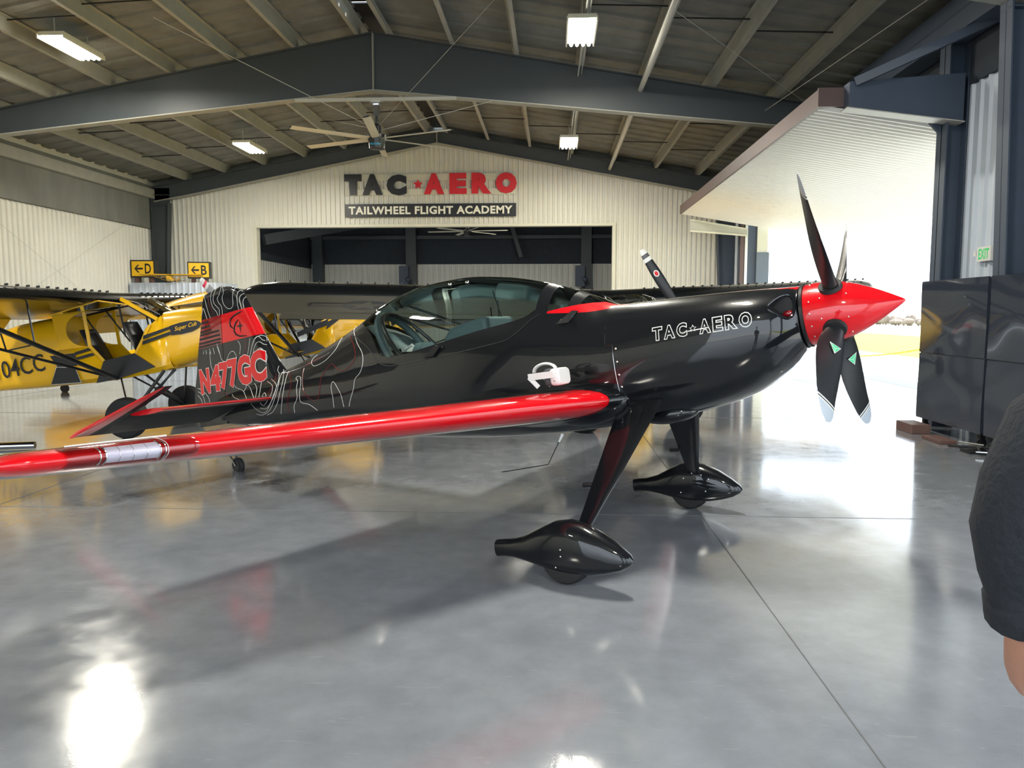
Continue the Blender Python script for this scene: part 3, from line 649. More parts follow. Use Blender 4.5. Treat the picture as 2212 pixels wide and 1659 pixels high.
fus.use(M_blackm); n = tot
fus.add([P3(0, j, 1) for j in range(tot)]+[P3(0, j, -1) for j in range(tot)][::-1], [tuple(range(2*tot))])
fus.add([P3(len(st)-1, j, 1) for j in range(tot)]+[P3(len(st)-1, j, -1) for j in range(tot)][::-1], [tuple(range(2*tot))])
allm = MB(HO)
for q in (fus, frm, gls, wsg): allm.add(q.v, [f for f in q.f if len(f) == 4])
refo = allm.build('ref'); refn = {tuple(round(c, 4) for c in v.co): v.normal.copy() for v in refo.data.vertices}
bpy.data.objects.remove(refo)
def share(o):
    me = o.data; me.shade_smooth()
    ns = []
    for v in me.vertices:
        n_ = refn.get(tuple(round(c, 4) for c in v.co), v.normal)
        if n_.dot(v.normal) < 0: n_ = -n_
        ns.append(n_)
    me.normals_split_custom_set_from_vertices(ns)
fo = fus.build('fuselage', None, hero, ang=180)
cf = frm.build('canopy_frame', None, hero, ang=50)
cg = gls.build('canopy_glass', None, hero, ang=80); cg['label'] = 'green-tinted clear bubble canopy glass'
wg = wsg.build('windscreen', None, hero, ang=80); wg['label'] = 'clear front windscreen panes'
for q in (fo, cf, cg, wg): share(q)
# seam of the opening canopy
b = HM().use(M_rod)
for s in (-1, 1):
    pts = [hsec(u, smooth(W1, u), s)+Vector((0, s*.001, 0)) for u in [-4.1+i*.045 for i in range(48)]]
    b.tube(pts, .0035, 4)
b.build('canopy_seam', None, cf)
b = HM().use(M_cham)
pts = [hsec(-1.385, w, -1)+Vector((0, -.001, 0)) for w in [.0+.0-i*.02 for i in range(20)]]; b.tube(pts, .0013, 4)
pts = [hsec(-1.385, .0, -1), hsec(-1.44, .002, -1), hsec(-1.445, .06, -1), hsec(-1.45, .14, -1)]; b.tube(pts, .002, 4)
b.build('panel_seam', None, fo)
b = HM().use(M_screw)
for w in (-.03, -.12, -.21, -.295): 
    p = hsec(-1.36, w, -1); b.ell(p, (.008, .004, .008), 8, 6)
sc = b.build('screws', None, fo); sc['kind'] = 'stuff'
# handles and steps
for u, w, nm in ((-2.95, .165, 'canopy_latch'), (-1.72, .235, 'air_scoop')):
    p = hsec(u, w, -1); b = HM().use(M_black); b.prism([p+Vector((-.14, -.004, -.02)), p+Vector((.02, -.004, .06)), p+Vector((.07, -.004, .05)), p+Vector((-.02, -.004, -.025))], (0, -.022, 0)); b.build(nm, None, fo, bevel=.004)
# cockpit interior
b = HM().use(M_int); rr = []
for u in [-1.62, -1.8, -2.2, -2.7, -3.2, -3.55, -3.8, -3.95]:
    ws = min(lerp(sorted(W2), u), HS(u)[0])-.035; ring = []
    for k in range(9):
        a = math.pi*k/8; bb = abs(hsec(u, ws, 1).y)-.03; ring.append((u, -bb*math.cos(a), ws-(.34 if u < -2 else .12)*math.sin(a)**.5))
    rr.append(ring)
b.rings(rr, closed=False, cap=False); b.build('cockpit_liner', None, hero)
b = HM().use(M_tealg)   # rear deck and ring
rs = []
for u, ws in ((-3.60, .26), (-3.72, .40), (-3.82, .47), (-3.95, .53)):
    bb = abs(hsec(u, ws, 1).y)-.05; rs.append([(u, -bb+2*bb*k/6, ws+.02*math.sin(math.pi*k/6)) for k in range(7)])
b.rings(rs, closed=False, cap=False)
arch = []
for k in range(25):
    a = math.pi*k/24; arch.append((-3.55-.02*math.sin(a)-.22*math.sin(a), -.27*math.cos(a), .20+.40*math.sin(a)))
b.tube(arch, .035, 8); b.build('rear_deck', None, hero)
b = HM().use(M_blackm); arch = [(-3.40-.34*math.sin(math.pi*k/24), -.29*math.cos(math.pi*k/24), .18+.43*math.sin(math.pi*k/24)) for k in range(25)]; b.tube(arch, .018, 8); b.build('roll_hoop', None, hero)
def seat(u, w, h):
    b = HM().use(M_tealg); rs = []
    for t in range(9):
        f = t/8; hw = .21*(1-.25*f**3)*(1 if t < 8 else .6); rs.append([(u-.12*f+dx, v*hw, w+h*f) for dx, v in ((0, -1), (.05, -.8), (.055, 0), (.05, .8), (0, 1), (-.03, .6), (-.03, -.6))])
    b.rings(rs); return b.build('seat_back', None, hero)
seat(-3.28, -.25, .55); seat(-2.25, -.25, .50)
b = HM().use(M_tealg); b.prism([(-2.55, -.22, .20), (-2.98, -.22, .17), (-3.0, -.22, .28), (-2.92, -.22, .36), (-2.55, -.22, .40)], (0, .44, 0)); b.build('instrument_hood', None, hero, bevel=.03)
b = HM().use(M_white); 
for v in (-.12, .12): b.tube([(-3.5, v, .26), (-3.42, v, .29), (-3.35, v, .22)], .012, 6)
b.box((-3.52, -.15, .24), (-3.50, .15, .28)); b.build('harness_buckle', None, hero)
b = HM().use(M_cham)
for u, s in ((-3.78, -1), (-3.72, 1), (-2.93, -1), (-2.75, -1)):
    w = HS(u)[0]-.055; p = hsec(u, w, s, .01); b.ell(p, (.022, .012, .02), 8, 6)
b.build('canopy_fitting', None, cg)
b = HM().use(M_blackm); b.tube([(-2.55, .05, .3), (-2.62, .05, .62)], .006, 6); b.build('sighting_rod', None, hero)

# engine cowling
cst = [-.195, -.20, -.215, -.24, -.27, -.31]+[-.34-.03*k for k in range(34)]+[-1.345, -1.359]
b = HM(); b.use(M_black); rs = []
for u in cst:
    hh = half(u, [0.0], (26, 26)); rs.append([(u, v, w) for v, w in hh]+[(u, -v, w) for v, w in hh[1:-1][::-1]])
def cm(i, j):
    nn = len(rs[0]); r = rs[min(i, len(rs)-1)]; p = r[j]; q = r[(j+1) % nn]; return 1 if (p[2] > 0 and abs((p[1]+q[1])/2) < .10 and p[0] > -.62+0) else 0
b.use(M_red); b.cur = 0; b.rings(rs, ms=cm); co = b.build('cowling', None, hero, ang=50)
# cut the two cheek inlets and the chin outlet
def cutter(c, r, rot):
    k = MB(HO).ell(c, r, 28, 18, rot); k.use(M_rod); k.m = [0]*len(k.f); o = k.build('cut'); return o
dark = M_blackm
cuts = []
for s in (-1, 1):
    k = MB(HO).use(M_rod); poly = [(-.345, .080), (-.315, .118), (-.275, .142), (-.235, .140), (-.208, .10), (-.206, .05), (-.220, .005), (-.25, -.005), (-.30, .035)]
    k.prism([(u, s*.5, w) for u, w in poly], (.0, -s*.32, 0)); cuts.append(k.build('cut', flat=True))
cuts.append(cutter((-.18, -.13, -.315), (.16, .13, .035), Euler((0, R(-25), 0)).to_matrix()))
bpy.context.view_layer.update()
for c_ in cuts:
    m_ = co.modifiers.new('b', 'BOOLEAN'); m_.operation = 'DIFFERENCE'; m_.object = c_; m_.solver = 'EXACT'; m_.material_mode = 'TRANSFER'
    c_.parent = hero
bpy.context.view_layer.update()
dg = bpy.context.evaluated_depsgraph_get(); me = bpy.data.meshes.new_from_object(co.evaluated_get(dg)); co.modifiers.clear(); co.data = me
for c_ in cuts: bpy.data.objects.remove(c_)
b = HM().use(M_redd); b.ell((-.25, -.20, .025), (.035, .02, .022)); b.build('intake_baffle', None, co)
for s in (-1, 1):
    lp = [(-.345, .080), (-.315, .118), (-.275, .142), (-.235, .140), (-.208, .10), (-.206, .05), (-.220, .005), (-.25, -.005), (-.30, .035)]; n_ = len(lp); Q = []
    for i in range(n_):
        p0, p1, p2, p3 = lp[i-1], lp[i], lp[(i+1) % n_], lp[(i+2) % n_]
        for k in range(6):
            t = k/6; Q.append(hsec(*[.5*((2*p1[c])+(-p0[c]+p2[c])*t+(2*p0[c]-5*p1[c]+4*p2[c]-p3[c])*t*t+(-p0[c]+3*p1[c]-3*p2[c]+p3[c])*t**3) for c in (0, 1)], s))
    b = HM().use(M_black).tube(Q+[Q[0]], .009, 8, cap=False); b.build('inlet_lip', None, co)
b = HM().use(M_black); b.ell((-1.17, -.13, -.53), (.22, .13, .075), 24, 14); b.build('cowl_blister', None, co)
# lettering on the cowl : outline strokes wrapped on the surface
def wrap(vs, u0, w0, du, dw, eu, ew, lift=.0045, s=-1):
    out = []
    for v in vs:
        u = u0+v.x*du+v.y*eu; w = w0+v.x*dw+v.y*ew; p = hsec(u, w, s); p.y += s*(lift+v.z); out.append(p)
    return out
b = HM().use(M_whitep)
US = [(0, -1.082), (.105, -1.005), (.23, -.917), (.35, -.834), (.40, -.80), (.455, -.762), (.585, -.676), (.705, -.60), (.855, -.507), (1, -.421)]
for ch, a, c_ in (('T', 0, .10), ('A', .11, .225), ('C', .24, .345), ('A', .46, .578), ('E', .592, .70), ('R', .715, .845), ('O', .858, .992)):
    ua, uc = lerp(US, a), lerp(US, c_)
    vs, fs = fit_text(ch, uc-ua, .094+.006*a, fill=False, outline=.026, bold=.05)
    vs = [Vector((v.x, v.y, v.z*.02)) for v in vs]
    b.add(wrap(vs, ua, -.022-.004*a, 1, 0, -.02, 1), fs)
sp = star_pts(0, 0, .023, .45); sp.append(sp[0])
b.tube([hsec(-.80+x, .022+y, -1)+Vector((0, -.003, 0)) for x, y in sp], .0020, 4)
b.build('lettering', None, co, flat=True, weld=False)
# spinner and propeller
b = HM(); b.use(M_red).lathe([(-.165, .197), (-.10, .200), (0, .192), (.07, .176), (.14, .150), (.21, .117), (.28, .078), (.34, .042), (.375, .020), (.392, .008), (.396, .001)], n=48)
b.use(M_blackm).lathe([(-.19, .185), (-.187, .205), (-.168, .207), (-.164, .199)], n=48); sp_ = b.build('spinner', None, hero, ang=60)
b = HM().use(M_screw)
for k in range(40):
    a = 2*math.pi*k/16; 
    if k < 16: b.ell((-.125, .2*math.cos(a), .2*math.sin(a)), (.006, .006, .006), 8, 5)
for phi in (-37.2, 52.8, 142.8, 232.8):
    for da, u, rr_ in ((26, -.06, .199), (-26, -.06, .199), (20, .09, .172), (-20, .09, .172)):
        a = R(phi+da); b.ell((u, math.sin(a)*rr_, math.cos(a)*rr_), (.006, .006, .006), 8, 5)
sc = b.build('screws', None, sp_); sc['kind'] = 'stuff'
def blade(phi):
    W_ = Vector((0, 0, 1)); S_ = Vector((0, 1, 0)); A_ = Vector((1, 0, 0)); r_ = W_*math.cos(phi)+S_*math.sin(phi); t_ = -W_*math.sin(phi)+S_*math.cos(phi)
    tabc = [(.10, .105), (.17, .105), (.24, .13), (.35, .18), (.5, .205), (.65, .195), (.8, .17), (.9, .142), (.96, .105), (.985, .07), (1.0, .02)]
    tabt = [(.10, .10), (.17, .095), (.24, .065), (.35, .035), (.5, .024), (.7, .018), (.9, .011), (1.0, .004)]
    tabp = [(.1, 48), (.2, 46), (.35, 38), (.5, 32), (.7, 25), (1.0, 19)]
    n_ = 22; secs = []
    rad = [.10, .14, .17, .20, .24, .29, .35, .42, .5, .58, .66, .74, .80, .85, .862, .872, .882, .92, .95, .975, .99, 1.0]
    for r in rad:
        c = smooth(tabc, r); t = smooth(tabt, r); p = -R(smooth(tabp, r)); ca = t_*math.cos(p)+A_*math.sin(p); na = ca.cross(r_).normalized()
        sweep = .02*math.sin(math.pi*min(1, max(0, (r-.2)/.8)))-.012*max(0, r-.8)/.2; ring = []
        for k in range(16):
            a = 2*math.pi*k/16; x = math.cos(a); y = math.sin(a); th = y*t/2*(1 if r < .2 else (1-.35*x)); ring.append(r_*r+ca*(x*c/2+sweep)+na*th)
        secs.append(ring)
    bl = HM(); bl.use(M_blackm); bl.use(M_whitep); bl.use(mat('silver_tip', (.45, .5, .56), .35))
    bl.rings(secs, ms=lambda i, j: 1 if (rad[i] in (.85, .872)) else (2 if rad[i] >= .862 and rad[i] > .87 else 0))
    o = bl.build('propeller_blade', None, hero, ang=50)
    # sticker
    r = .40; p = -R(smooth(tabp, r)); ca = t_*math.cos(p)+A_*math.sin(p); na = ca.cross(r_).normalized()
    for sg in (1,):
        c0 = r_*r+ca*.0+na*sg*.021
        k = HM().use(M_sticker); k.prism([c0+r_*.045, c0-r_*.03+ca*.04, c0-r_*.03-ca*.04], na*.0008*sg); k.use(M_whitep)
        cc = c0+na*.001*sg
        for q in (r_*.045, -r_*.03+ca*.04, -r_*.03-ca*.04): k.tube([cc, cc+q], .0016, 4)
        tri = [cc+r_*.045, cc-r_*.03+ca*.04, cc-r_*.03-ca*.04, cc+r_*.045]; k.tube(tri, .002, 4); k.build('sticker', None, o, flat=True)
    k = HM().use(M_rubber); k.tube([r_*.182, r_*.206], [.074, .068], 20); k.build('root_cuff', None, o)
for ph in (-37.2, 52.8, 142.8, 232.8): blade(R(ph))

# ------- wings
def airfoil(n=16, t=.14):
    xs = [.5*(1-math.cos(math.pi*i/n)) for i in range(n+1)]
    f = lambda x: 5*t*(.2969*x**.5-.126*x-.3516*x*x+.2843*x**3-.1036*x**4)
    return [(x, f(x)) for x in xs[::-1]]+[(x, -f(x)) for x in xs[1:-1]]
AF = airfoil()
DIH, SW = .05, .33
def wsec(s, y):       # y = spanwise distance |v|
    le = -1.39-SW*(y-.45); te = -3.08-.07*(y-.45); c = le-te; z = -.374+DIH*(y-.45)
    th = 1.0 if y < 3.7 else max(.15, math.sqrt(max(0, 1-((y-3.7)/.16)**2)))
    if y > 3.7: k = 1-(1-th)*.25; le = le-(c*(1-k))*.7; c = c*k
    return [(le-x*c, s*y, z+zz*c*th*.95) for x, zz in AF]
def redf(i, j):
    n = len(AF); x = (AF[j][0]+AF[(j+1) % n][0])/2; return 1 if x < .125 else 0
for s in (-1, 1):
    ys = [.30, .45, .52, .55, .62, 1.0, 1.5, 2.0, 2.5, 3.0, 3.28, 3.6, 3.7, 3.76, 3.80, 3.83, 3.85, 3.86]
    b = HM(); b.use(M_black); b.use(M_red)
    b.rings([wsec(s, y) for y in ys], ms=lambda i, j: redf(i, j) if ys[i] >= .52 else 0)
    wo = b.build('wing', None, hero, ang=60); wo['label'] = 'black wing with red leading edge'
    # fairing collar at the root
    b = HM().use(M_black); rs = []
    for y, g in ((.34, .05), (.40, .03), (.46, .014), (.53, .004)):
        ring = []
        le = -1.39-SW*(y-.45); te = -3.08; c = le-te; z = -.374+DIH*(y-.45)
        for x, zz in AF: 
            cx = le-x*c; nx = (-(x-.4)); L_ = math.hypot(nx, zz*2)+1e-6; sgn = 1 if zz >= 0 else -1
            ring.append((cx+g*(1 if x < .12 else 0)*(1-x/.12 if x < .12 else 0), s*y, z+zz*c*.95+g*.7*sgn*(0 if x in (0., 1.) else min(1, abs(zz)*14))))
        rs.append(ring)
    b.rings(rs, cap=False); b.ell((-1.68, s*.385, -.385), (.34, .11, .155), 28, 18); b.build('root_fairing', None, wo, ang=60)
    # aileron gap and hinge lines
    b = HM().use(M_rod); pts = []
    for y in [.8+i*.29 for i in range(11)]:
        sec = wsec(s, y); le = sec[len(AF)//2][0]; 
        c = (-1.39-SW*(y-.45))-(-3.08-.07*(y-.45)); x = .74; z = -.374+DIH*(y-.45)+5*.14*(.2969*x**.5-.126*x-.3516*x*x+.2843*x**3-.1036*x**4)*c*.95
        pts.append(((-1.39-SW*(y-.45))-x*c, s*y, z+.0005))
    b.tube(pts, .003, 4); b.build('aileron_gap', None, wo)
    # landing light
    ly0, ly1 = 3.22, 3.56
    def sub(y, x0, g=.004, n_=11):
        le = -1.39-SW*(y-.45); te = -3.08-.07*(y-.45); c = le-te; z = -.374+DIH*(y-.45); out = []
        f = lambda x: 5*.14*(.2969*x**.5-.126*x-.3516*x*x+.2843*x**3-.1036*x**4)
        for k in range(-n_, n_+1):
            t = abs(k)/n_; x = x0*t*t; out.append((le-x*c+g, s*y, z+(1 if k >= 0 else -1)*(f(x)*c*.95+g)))
        return out
    b = HM().use(M_lens); ysl = [ly0-.13, ly0-.11, ly0-.07, ly0, ly0+.1, ly0+.2, ly1, ly1+.04]
    b.rings([sub(y, .12*(math.sin(math.pi/2*min(1, (y-ly0+.14)/.14))**.6), .0025 if y in (ysl[0], ysl[-1]) else .006) for y in ysl], closed=False, cap=False); b.build('light_lens', None, wo, ang=80)
    b = HM().use(mat('landing_led_glow', (.8, .85, .95), .3, emis=(.75, .88, 1), estr=.12)); b.rings([sub(y, .035, .0035) for y in (ly0+.03, ly0+.24)], closed=False, cap=False)
    b.build('landing_light', None, wo)
    b = HM().use(M_cham)
    for y in (ly0+.01, ly0+.03, ly0+.24, ly0+.26): b.tube(sub(y, .045, .0045), .003, 5)
    for kk in (1, 2, 3): y = ly0+.03+.0525*kk; b.tube(sub(y, .03, .0045), .0018, 4)
    b.build('light_bezel', None, wo)
    b = HM().use(M_whitep); 
    for y in (ly0-.0,): b.tube(sub(y, .12, .005), .0022, 4)
    b.tube([sub(y, .12, .006)[-1] for y in (ly0-.06, ly0+.1, ly1)], .005, 5); b.build('lens_tape', None, wo)
# dotted walk strip is a fine white line on the near wing
M_matte = mat('matte_black_underside', (.010, .011, .013), .6, spec=.25)
# tail surfaces
def hplate(b, pts_le, pts_te, t, ms=None, n=8):
    rs = []
    for (lu, lv, lw), (tu, tv, tw) in zip(pts_le, pts_te):
        ring = []
        for k in range(n+1):
            x = .5*(1-math.cos(math.pi*k/n)); f = t*(1-(2*x-.7)**2*.3)*math.sqrt(max(0, x*(1-x)*1.2)); ring.append((lu+(tu-lu)*x, lv+(tv-lv)*x, lw+(tw-lw)*x+f))
        for k in range(n-1, 0, -1):
            x = .5*(1-math.cos(math.pi*k/n)); f = t*math.sqrt(max(0, x*(1-x)*1.2)); ring.append((lu+(tu-lu)*x, lv+(tv-lv)*x, lw+(tw-lw)*x-f))
        rs.append(ring)
    return b.rings(rs, ms=ms)
TB = -13
for s in (-1, 1):
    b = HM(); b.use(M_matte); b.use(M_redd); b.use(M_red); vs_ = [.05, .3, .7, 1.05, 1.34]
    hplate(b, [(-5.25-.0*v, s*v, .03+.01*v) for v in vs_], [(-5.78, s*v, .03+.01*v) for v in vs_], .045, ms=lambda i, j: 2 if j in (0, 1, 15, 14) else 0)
    b.build('stabilizer', None, hero, ang=60)
    # elevator, drooped, with horn in front of the tip
    b = HM(); b.use(M_matte); b.use(M_red)
    def E(u, v, w=0):  # rotate about hinge u=-5.79
        a = R(TB); du = u+5.79; return (-5.79+du*math.cos(a)+w*math.sin(a), s*v, .04+.01*v+w*math.cos(a)-du*math.sin(a)*1.0)
    le = []; te = []
    vv = [.12, .6, 1.0, 1.355, 1.36, 1.43, 1.47, 1.50, 1.53, 1.56, 1.58]
    for v in vv:
        if v <= 1.356: lu = -5.80
        else: lu = -5.03 if v < 1.44 else -5.03-1.15*((v-1.44)/.14)**1.15
        le.append(E(lu, v)); te.append(E(-6.46+.02*(v), v))
    b.cur = 0; hplate(b, le, te, .035, ms=lambda i, j: 1 if i >= 5 else 0); b.build('elevator', None, hero, ang=60)
# fin and rudder
def fin_le(w): return smooth([(.10, -5.0), (.30, -5.20), (.443, -5.30), (1.007, -5.585), (1.12, -5.65), (1.2, -5.72), (1.26, -5.84), (1.30, -6.0)], w) if w <= 1.3 else -6.0
def fin_hinge(w): return lerp([(.0, -6.18), (1.3, -6.03)], w)
def fin_te(w): return smooth([(-.16, -6.70), (.122, -6.74), (.47, -6.63), (.67, -6.565), (1.0, -6.43), (1.18, -6.37), (1.25, -6.33), (1.30, -6.05)], w)
def fth(u, w):
    L_, T_ = fin_le(w), fin_te(w); x = min(1, max(0, (L_-u)/(L_-T_))); base = .055*(1-.45*max(0, w)/1.3)
    if w < .35: base += .05*(.35-w)
    return base*math.sqrt(max(0, min(1, x*9)))*max(.06, (1-x))**.7*1.25
def vplate(b, w0, w1, f0, f1, nw=34, nu=14, band=True):
    ws = sorted(set([w0+(w1-w0)*i/nw for i in range(nw+1)]+([.70, 1.0] if w0 < .7 else []))); rs = []
    for w in ws:
        a, c = f0(w), f1(w); k = 1 if w < 1.27 else math.sqrt(max(.02, (1.3-w)/.03)); ring = []
        us = [a+(c-a)*(.5*(1-math.cos(math.pi*i/nu))) for i in range(nu+1)]
        for u in us: ring.append((u, -fth(u, w)*k-.001, w))
        for u in us[1:-1][::-1]: ring.append((u, fth(u, w)*k+.001, w))
        rs.append(ring)
    return b.rings(rs, ms=lambda i, j: 1 if .699 < (ws[i]+ws[i+1])/2 < 1.0 else 0)
b = HM(); b.use(M_black); b.use(M_red); b.cur = 0; vplate(b, .05, 1.30, fin_le, lambda w: fin_hinge(w)+.004); fn = b.build('fin', None, hero, ang=60)
b = HM(); b.use(M_black); b.use(M_redd); b.cur = 0; vplate(b, -.16, 1.30, lambda w: fin_hinge(w)-.004, fin_te); rd = b.build('rudder', None, hero, ang=60)  # rudder band in a darker red, its dimmer reflection painted in
# registration
def tailv(u, w, lift=.002):
    f = fth(u, w)+.001
    if u > -6.35 and w < HS(u)[0]: f = max(f, abs(hsec(u, w).y))
    return Vector((u, -(f+lift), w))
for mt_, lift, bo, nm in ((M_whitep, .0050, .055, 'registration_outline'), (M_red, .0075, .015, 'registration')):
    b = HM().use(mt_)
    for ch, a, c_, h in (('N', -6.60, -6.40, .27), ('4', -6.40, -6.20, .28), ('7', -6.22, -6.04, .29), ('7', -6.06, -5.88, .30), ('G', -5.90, -5.66, .31), ('C', -5.68, -5.41, .325)):
        g_ = 0 if mt_ is M_red else .006
        vs, fs = fit_text(ch, c_-a+2*g_-.012, h+2*g_, bold=.085 if bo > .02 else .06, sub=3)
        b.add([tailv(a-g_+v.x+.04*(v.y), .20-g_+v.y+(a+6.6)*.02, lift) for v in vs], fs)
    b.build(nm, None, fn, flat=True, weld=False)
# flag bars and ring emblem on the red band
b = HM().use(M_blackm)
for i, (w, u1) in enumerate(((.955, -6.30), (.905, -6.28), (.86, -6.27), (.83, -6.13), (.785, -6.12), (.74, -6.12), (.705, -6.13))):
    u0 = fin_te(w)+.01; uu = [u0+(u1-u0)*k/6 for k in range(7)]
    b.add([tailv(x, w+.012*0, .0015) for x in uu]+[tailv(x, w+.022, .0015) for x in uu], [(k, k+1, 8+k, 7+k) for k in range(6)])
b.build('flag_bars', None, rd, flat=True, weld=False); b = HM().use(M_blackm)
for L_ in ([(-5.70, .975), (-5.751, .968), (-5.841, .952), (-5.90, .925), (-5.922, .885), (-5.915, .85), (-5.871, .82)], [(-5.772, .902), (-5.82, .875), (-5.852, .84), (-5.865, .79), (-5.84, .75), (-5.777, .727), (-5.67, .715)]):
    b = HM().use(M_blackm).tube([tailv(x, w, .0012) for x, w in L_], [.004]+[.009]*(len(L_)-2)+[.004], 6); b.build('tail_emblem', None, rd)
b = HM().use(M_blackm); b.prism([tailv(x, w, .0015) for x, w in ((-5.752, .892), (-5.742, .842), (-5.70, .825), (-5.745, .822), (-5.761, .762), (-5.770, .822), (-5.83, .832), (-5.768, .845))], (0, -.001, 0))
b.build('tail_emblem', None, rd, flat=True, weld=False)
LINES_W = [[(-6.347,1.308),(-6.328,1.249),(-6.311,1.165),(-6.287,1.07),(-6.259,0.995)],[(-6.414,1.051),(-6.391,1.098),(-6.37,1.12),(-6.355,1.092),(-6.339,1.039),(-6.322,0.993)],[(-6.135,1.309),(-6.174,1.271),(-6.201,1.226),(-6.21,1.167),(-6.19,1.104),(-6.134,1.044),(-6.114,0.998)],[(-6.075,1.305),(-6.117,1.255),(-6.158,1.203),(-6.162,1.149),(-6.121,1.101),(-6.079,1.059),(-6.089,0.996)],[(-5.985,1.29),(-6.036,1.22),(-6.085,1.18),(-6.07,1.132),(-6.037,1.092),(-6.027,1.045),(-6.034,0.997)],[(-5.964,1.306),(-5.96,1.231),(-5.997,1.174),(-5.991,1.108),(-5.945,1.056),(-5.892,1.036),(-5.849,1.044),(-5.823,1.083),(-5.817,1.146),(-5.786,1.218),(-5.778,1.271)],[(-5.695,1.219),(-5.731,1.184),(-5.742,1.142),(-5.751,1.066),(-5.742,0.999)],[(-5.666,1.162),(-5.695,1.143),(-5.71,1.112),(-5.702,1.052),(-5.691,0.997)],[(-5.645,1.12),(-5.657,1.102),(-5.668,1.066),(-5.657,0.998)],[(-5.623,0.682),(-5.649,0.619),(-5.693,0.524)],[(-5.832,0.685),(-5.803,0.651),(-5.801,0.607),(-5.827,0.543)],[(-5.42,0.627),(-5.45,0.637),(-5.481,0.67),(-5.509,0.682),(-5.546,0.666),(-5.596,0.611),(-5.651,0.519)],[(-5.4,0.579),(-5.44,0.593),(-5.478,0.62),(-5.513,0.623),(-5.552,0.6),(-5.585,0.557),(-5.606,0.512)],[(-5.417,0.486),(-5.443,0.531),(-5.482,0.559),(-5.525,0.548),(-5.558,0.506)],[(-6.202,0.677),(-6.171,0.591)],[(-6.281,0.676),(-6.266,0.604)],[(-6.347,0.675),(-6.334,0.613)],[(-6.415,0.67),(-6.416,0.625)],[(-6.461,0.666),(-6.478,0.633)],[(-6.012,0.569),(-5.966,0.591),(-5.919,0.582),(-5.901,0.553)],[(-6.064,0.513),(-6.099,0.499),(-6.155,0.538),(-6.177,0.63),(-6.203,0.71)],[(-6.351,0.642),(-6.36,0.501),(-6.334,0.421)],[(-6.659,0.277),(-6.556,0.227),(-6.479,0.154),(-6.463,0.074)],[(-6.667,0.239),(-6.587,0.191),(-6.553,0.083)],[(-6.676,0.2),(-6.622,0.142),(-6.611,0.089)],[(-5.994,0.303),(-5.968,0.212),(-5.801,0.146),(-5.711,0.054)],[(-6.032,0.145),(-5.97,0.103),(-5.849,0.067)],[(-5.821,0.233),(-5.672,0.157),(-5.566,0.04)],[(-5.645,0.212),(-5.55,0.145),(-5.555,0.039)],[(-5.423,0.051),(-5.414,0.085),(-5.383,0.093),(-5.358,0.062),(-5.391,0.042),(-5.423,0.051)],[(-5.457,-0.017),(-5.488,0.045),(-5.479,0.126),(-5.508,0.198),(-5.579,0.253)],[(-5.408,0.21),(-5.262,0.15),(-5.263,0.07),(-5.342,0.008),(-5.418,-0.033),(-5.473,0.002)],[(-5.347,0.226),(-5.193,0.154),(-5.209,0.053),(-5.31,-0.031),(-5.387,-0.066),(-5.49,-0.051)],[(-5.266,0.344),(-5.267,0.285),(-5.18,0.209),(-5.179,0.13),(-5.255,0.011),(-5.374,-0.085),(-5.47,-0.101),(-5.578,-0.049),(-5.649,0.012)],[(-5.214,0.301),(-5.167,0.219),(-5.154,0.116),(-5.214,0.007),(-5.333,-0.089),(-5.484,-0.124),(-5.582,-0.104)],[(-5.17,0.289),(-5.09,0.188),(-5.106,0.077),(-5.159,-0.021),(-5.277,-0.105),(-5.401,-0.131)],[(-5.053,0.267),(-5.039,0.149),(-5.066,0.016),(-5.148,-0.14)],[(-4.913,-0.148),(-4.889,-0.08),(-4.816,-0.008),(-4.82,0.082),(-4.813,0.148),(-4.852,0.174),(-4.83,0.194),(-4.771,0.176),(-4.753,0.097),(-4.773,0.011),(-4.762,-0.058),(-4.638,-0.092),(-4.535,-0.157)],[(-4.279,-0.152),(-4.265,-0.061),(-4.276,0.036),(-4.249,0.081),(-4.199,0.038),(-4.144,-0.052),(-4.136,-0.16)],[(-4.173,0.574),(-4.038,0.48),(-3.937,0.382),(-3.846,0.287),(-3.829,0.192),(-3.868,0.115),(-3.933,0.071),(-3.966,-0.018),(-4.026,-0.106),(-4.061,-0.161)],[(-4.288,0.483),(-4.284,0.387),(-4.403,0.295),(-4.56,0.261),(-4.64,0.292),(-4.662,0.338),(-4.611,0.369)],[(-5.403,0.615),(-5.42,0.666),(-5.477,0.687),(-5.556,0.651),(-5.639,0.542),(-5.697,0.414)],[(-5.923,0.444),(-5.89,0.527),(-5.932,0.589),(-5.997,0.579),(-6.064,0.513)],[(-5.801,0.146),(-5.781,0.228),(-5.848,0.31)],[(-5.423,0.379),(-5.401,0.459),(-5.428,0.511),(-5.484,0.556)]]
LINES_R = [[(-5.012,0.241),(-4.925,0.149),(-4.94,0.05),(-4.99,-0.048),(-5.002,-0.141)],[(-4.755,0.262),(-4.736,0.161),(-4.702,0.048),(-4.636,-0.025),(-4.553,-0.061),(-4.474,-0.041),(-4.443,0.043),(-4.429,0.127),(-4.339,0.224),(-4.272,0.242),(-4.189,0.185),(-4.1,0.164),(-4.002,0.193),(-3.944,0.269),(-3.987,0.368),(-4.113,0.48)],[(-5.697,0.685),(-5.733,0.567),(-5.768,0.498)],[(-6.303,0.25),(-6.275,0.171),(-6.145,0.169),(-6.116,0.117)],[(-5.302,0.267),(-5.24,0.17),(-5.337,0.066)],[(-6.249,1.235),(-6.256,1.165),(-6.228,1.09),(-6.182,1.022)]]
def wsurf(u, w, lift):
    if u < -5.15: return tailv(u, w, lift)
    p = hsec(u, w, -1); return Vector((p.x, p.y-lift, p.z))
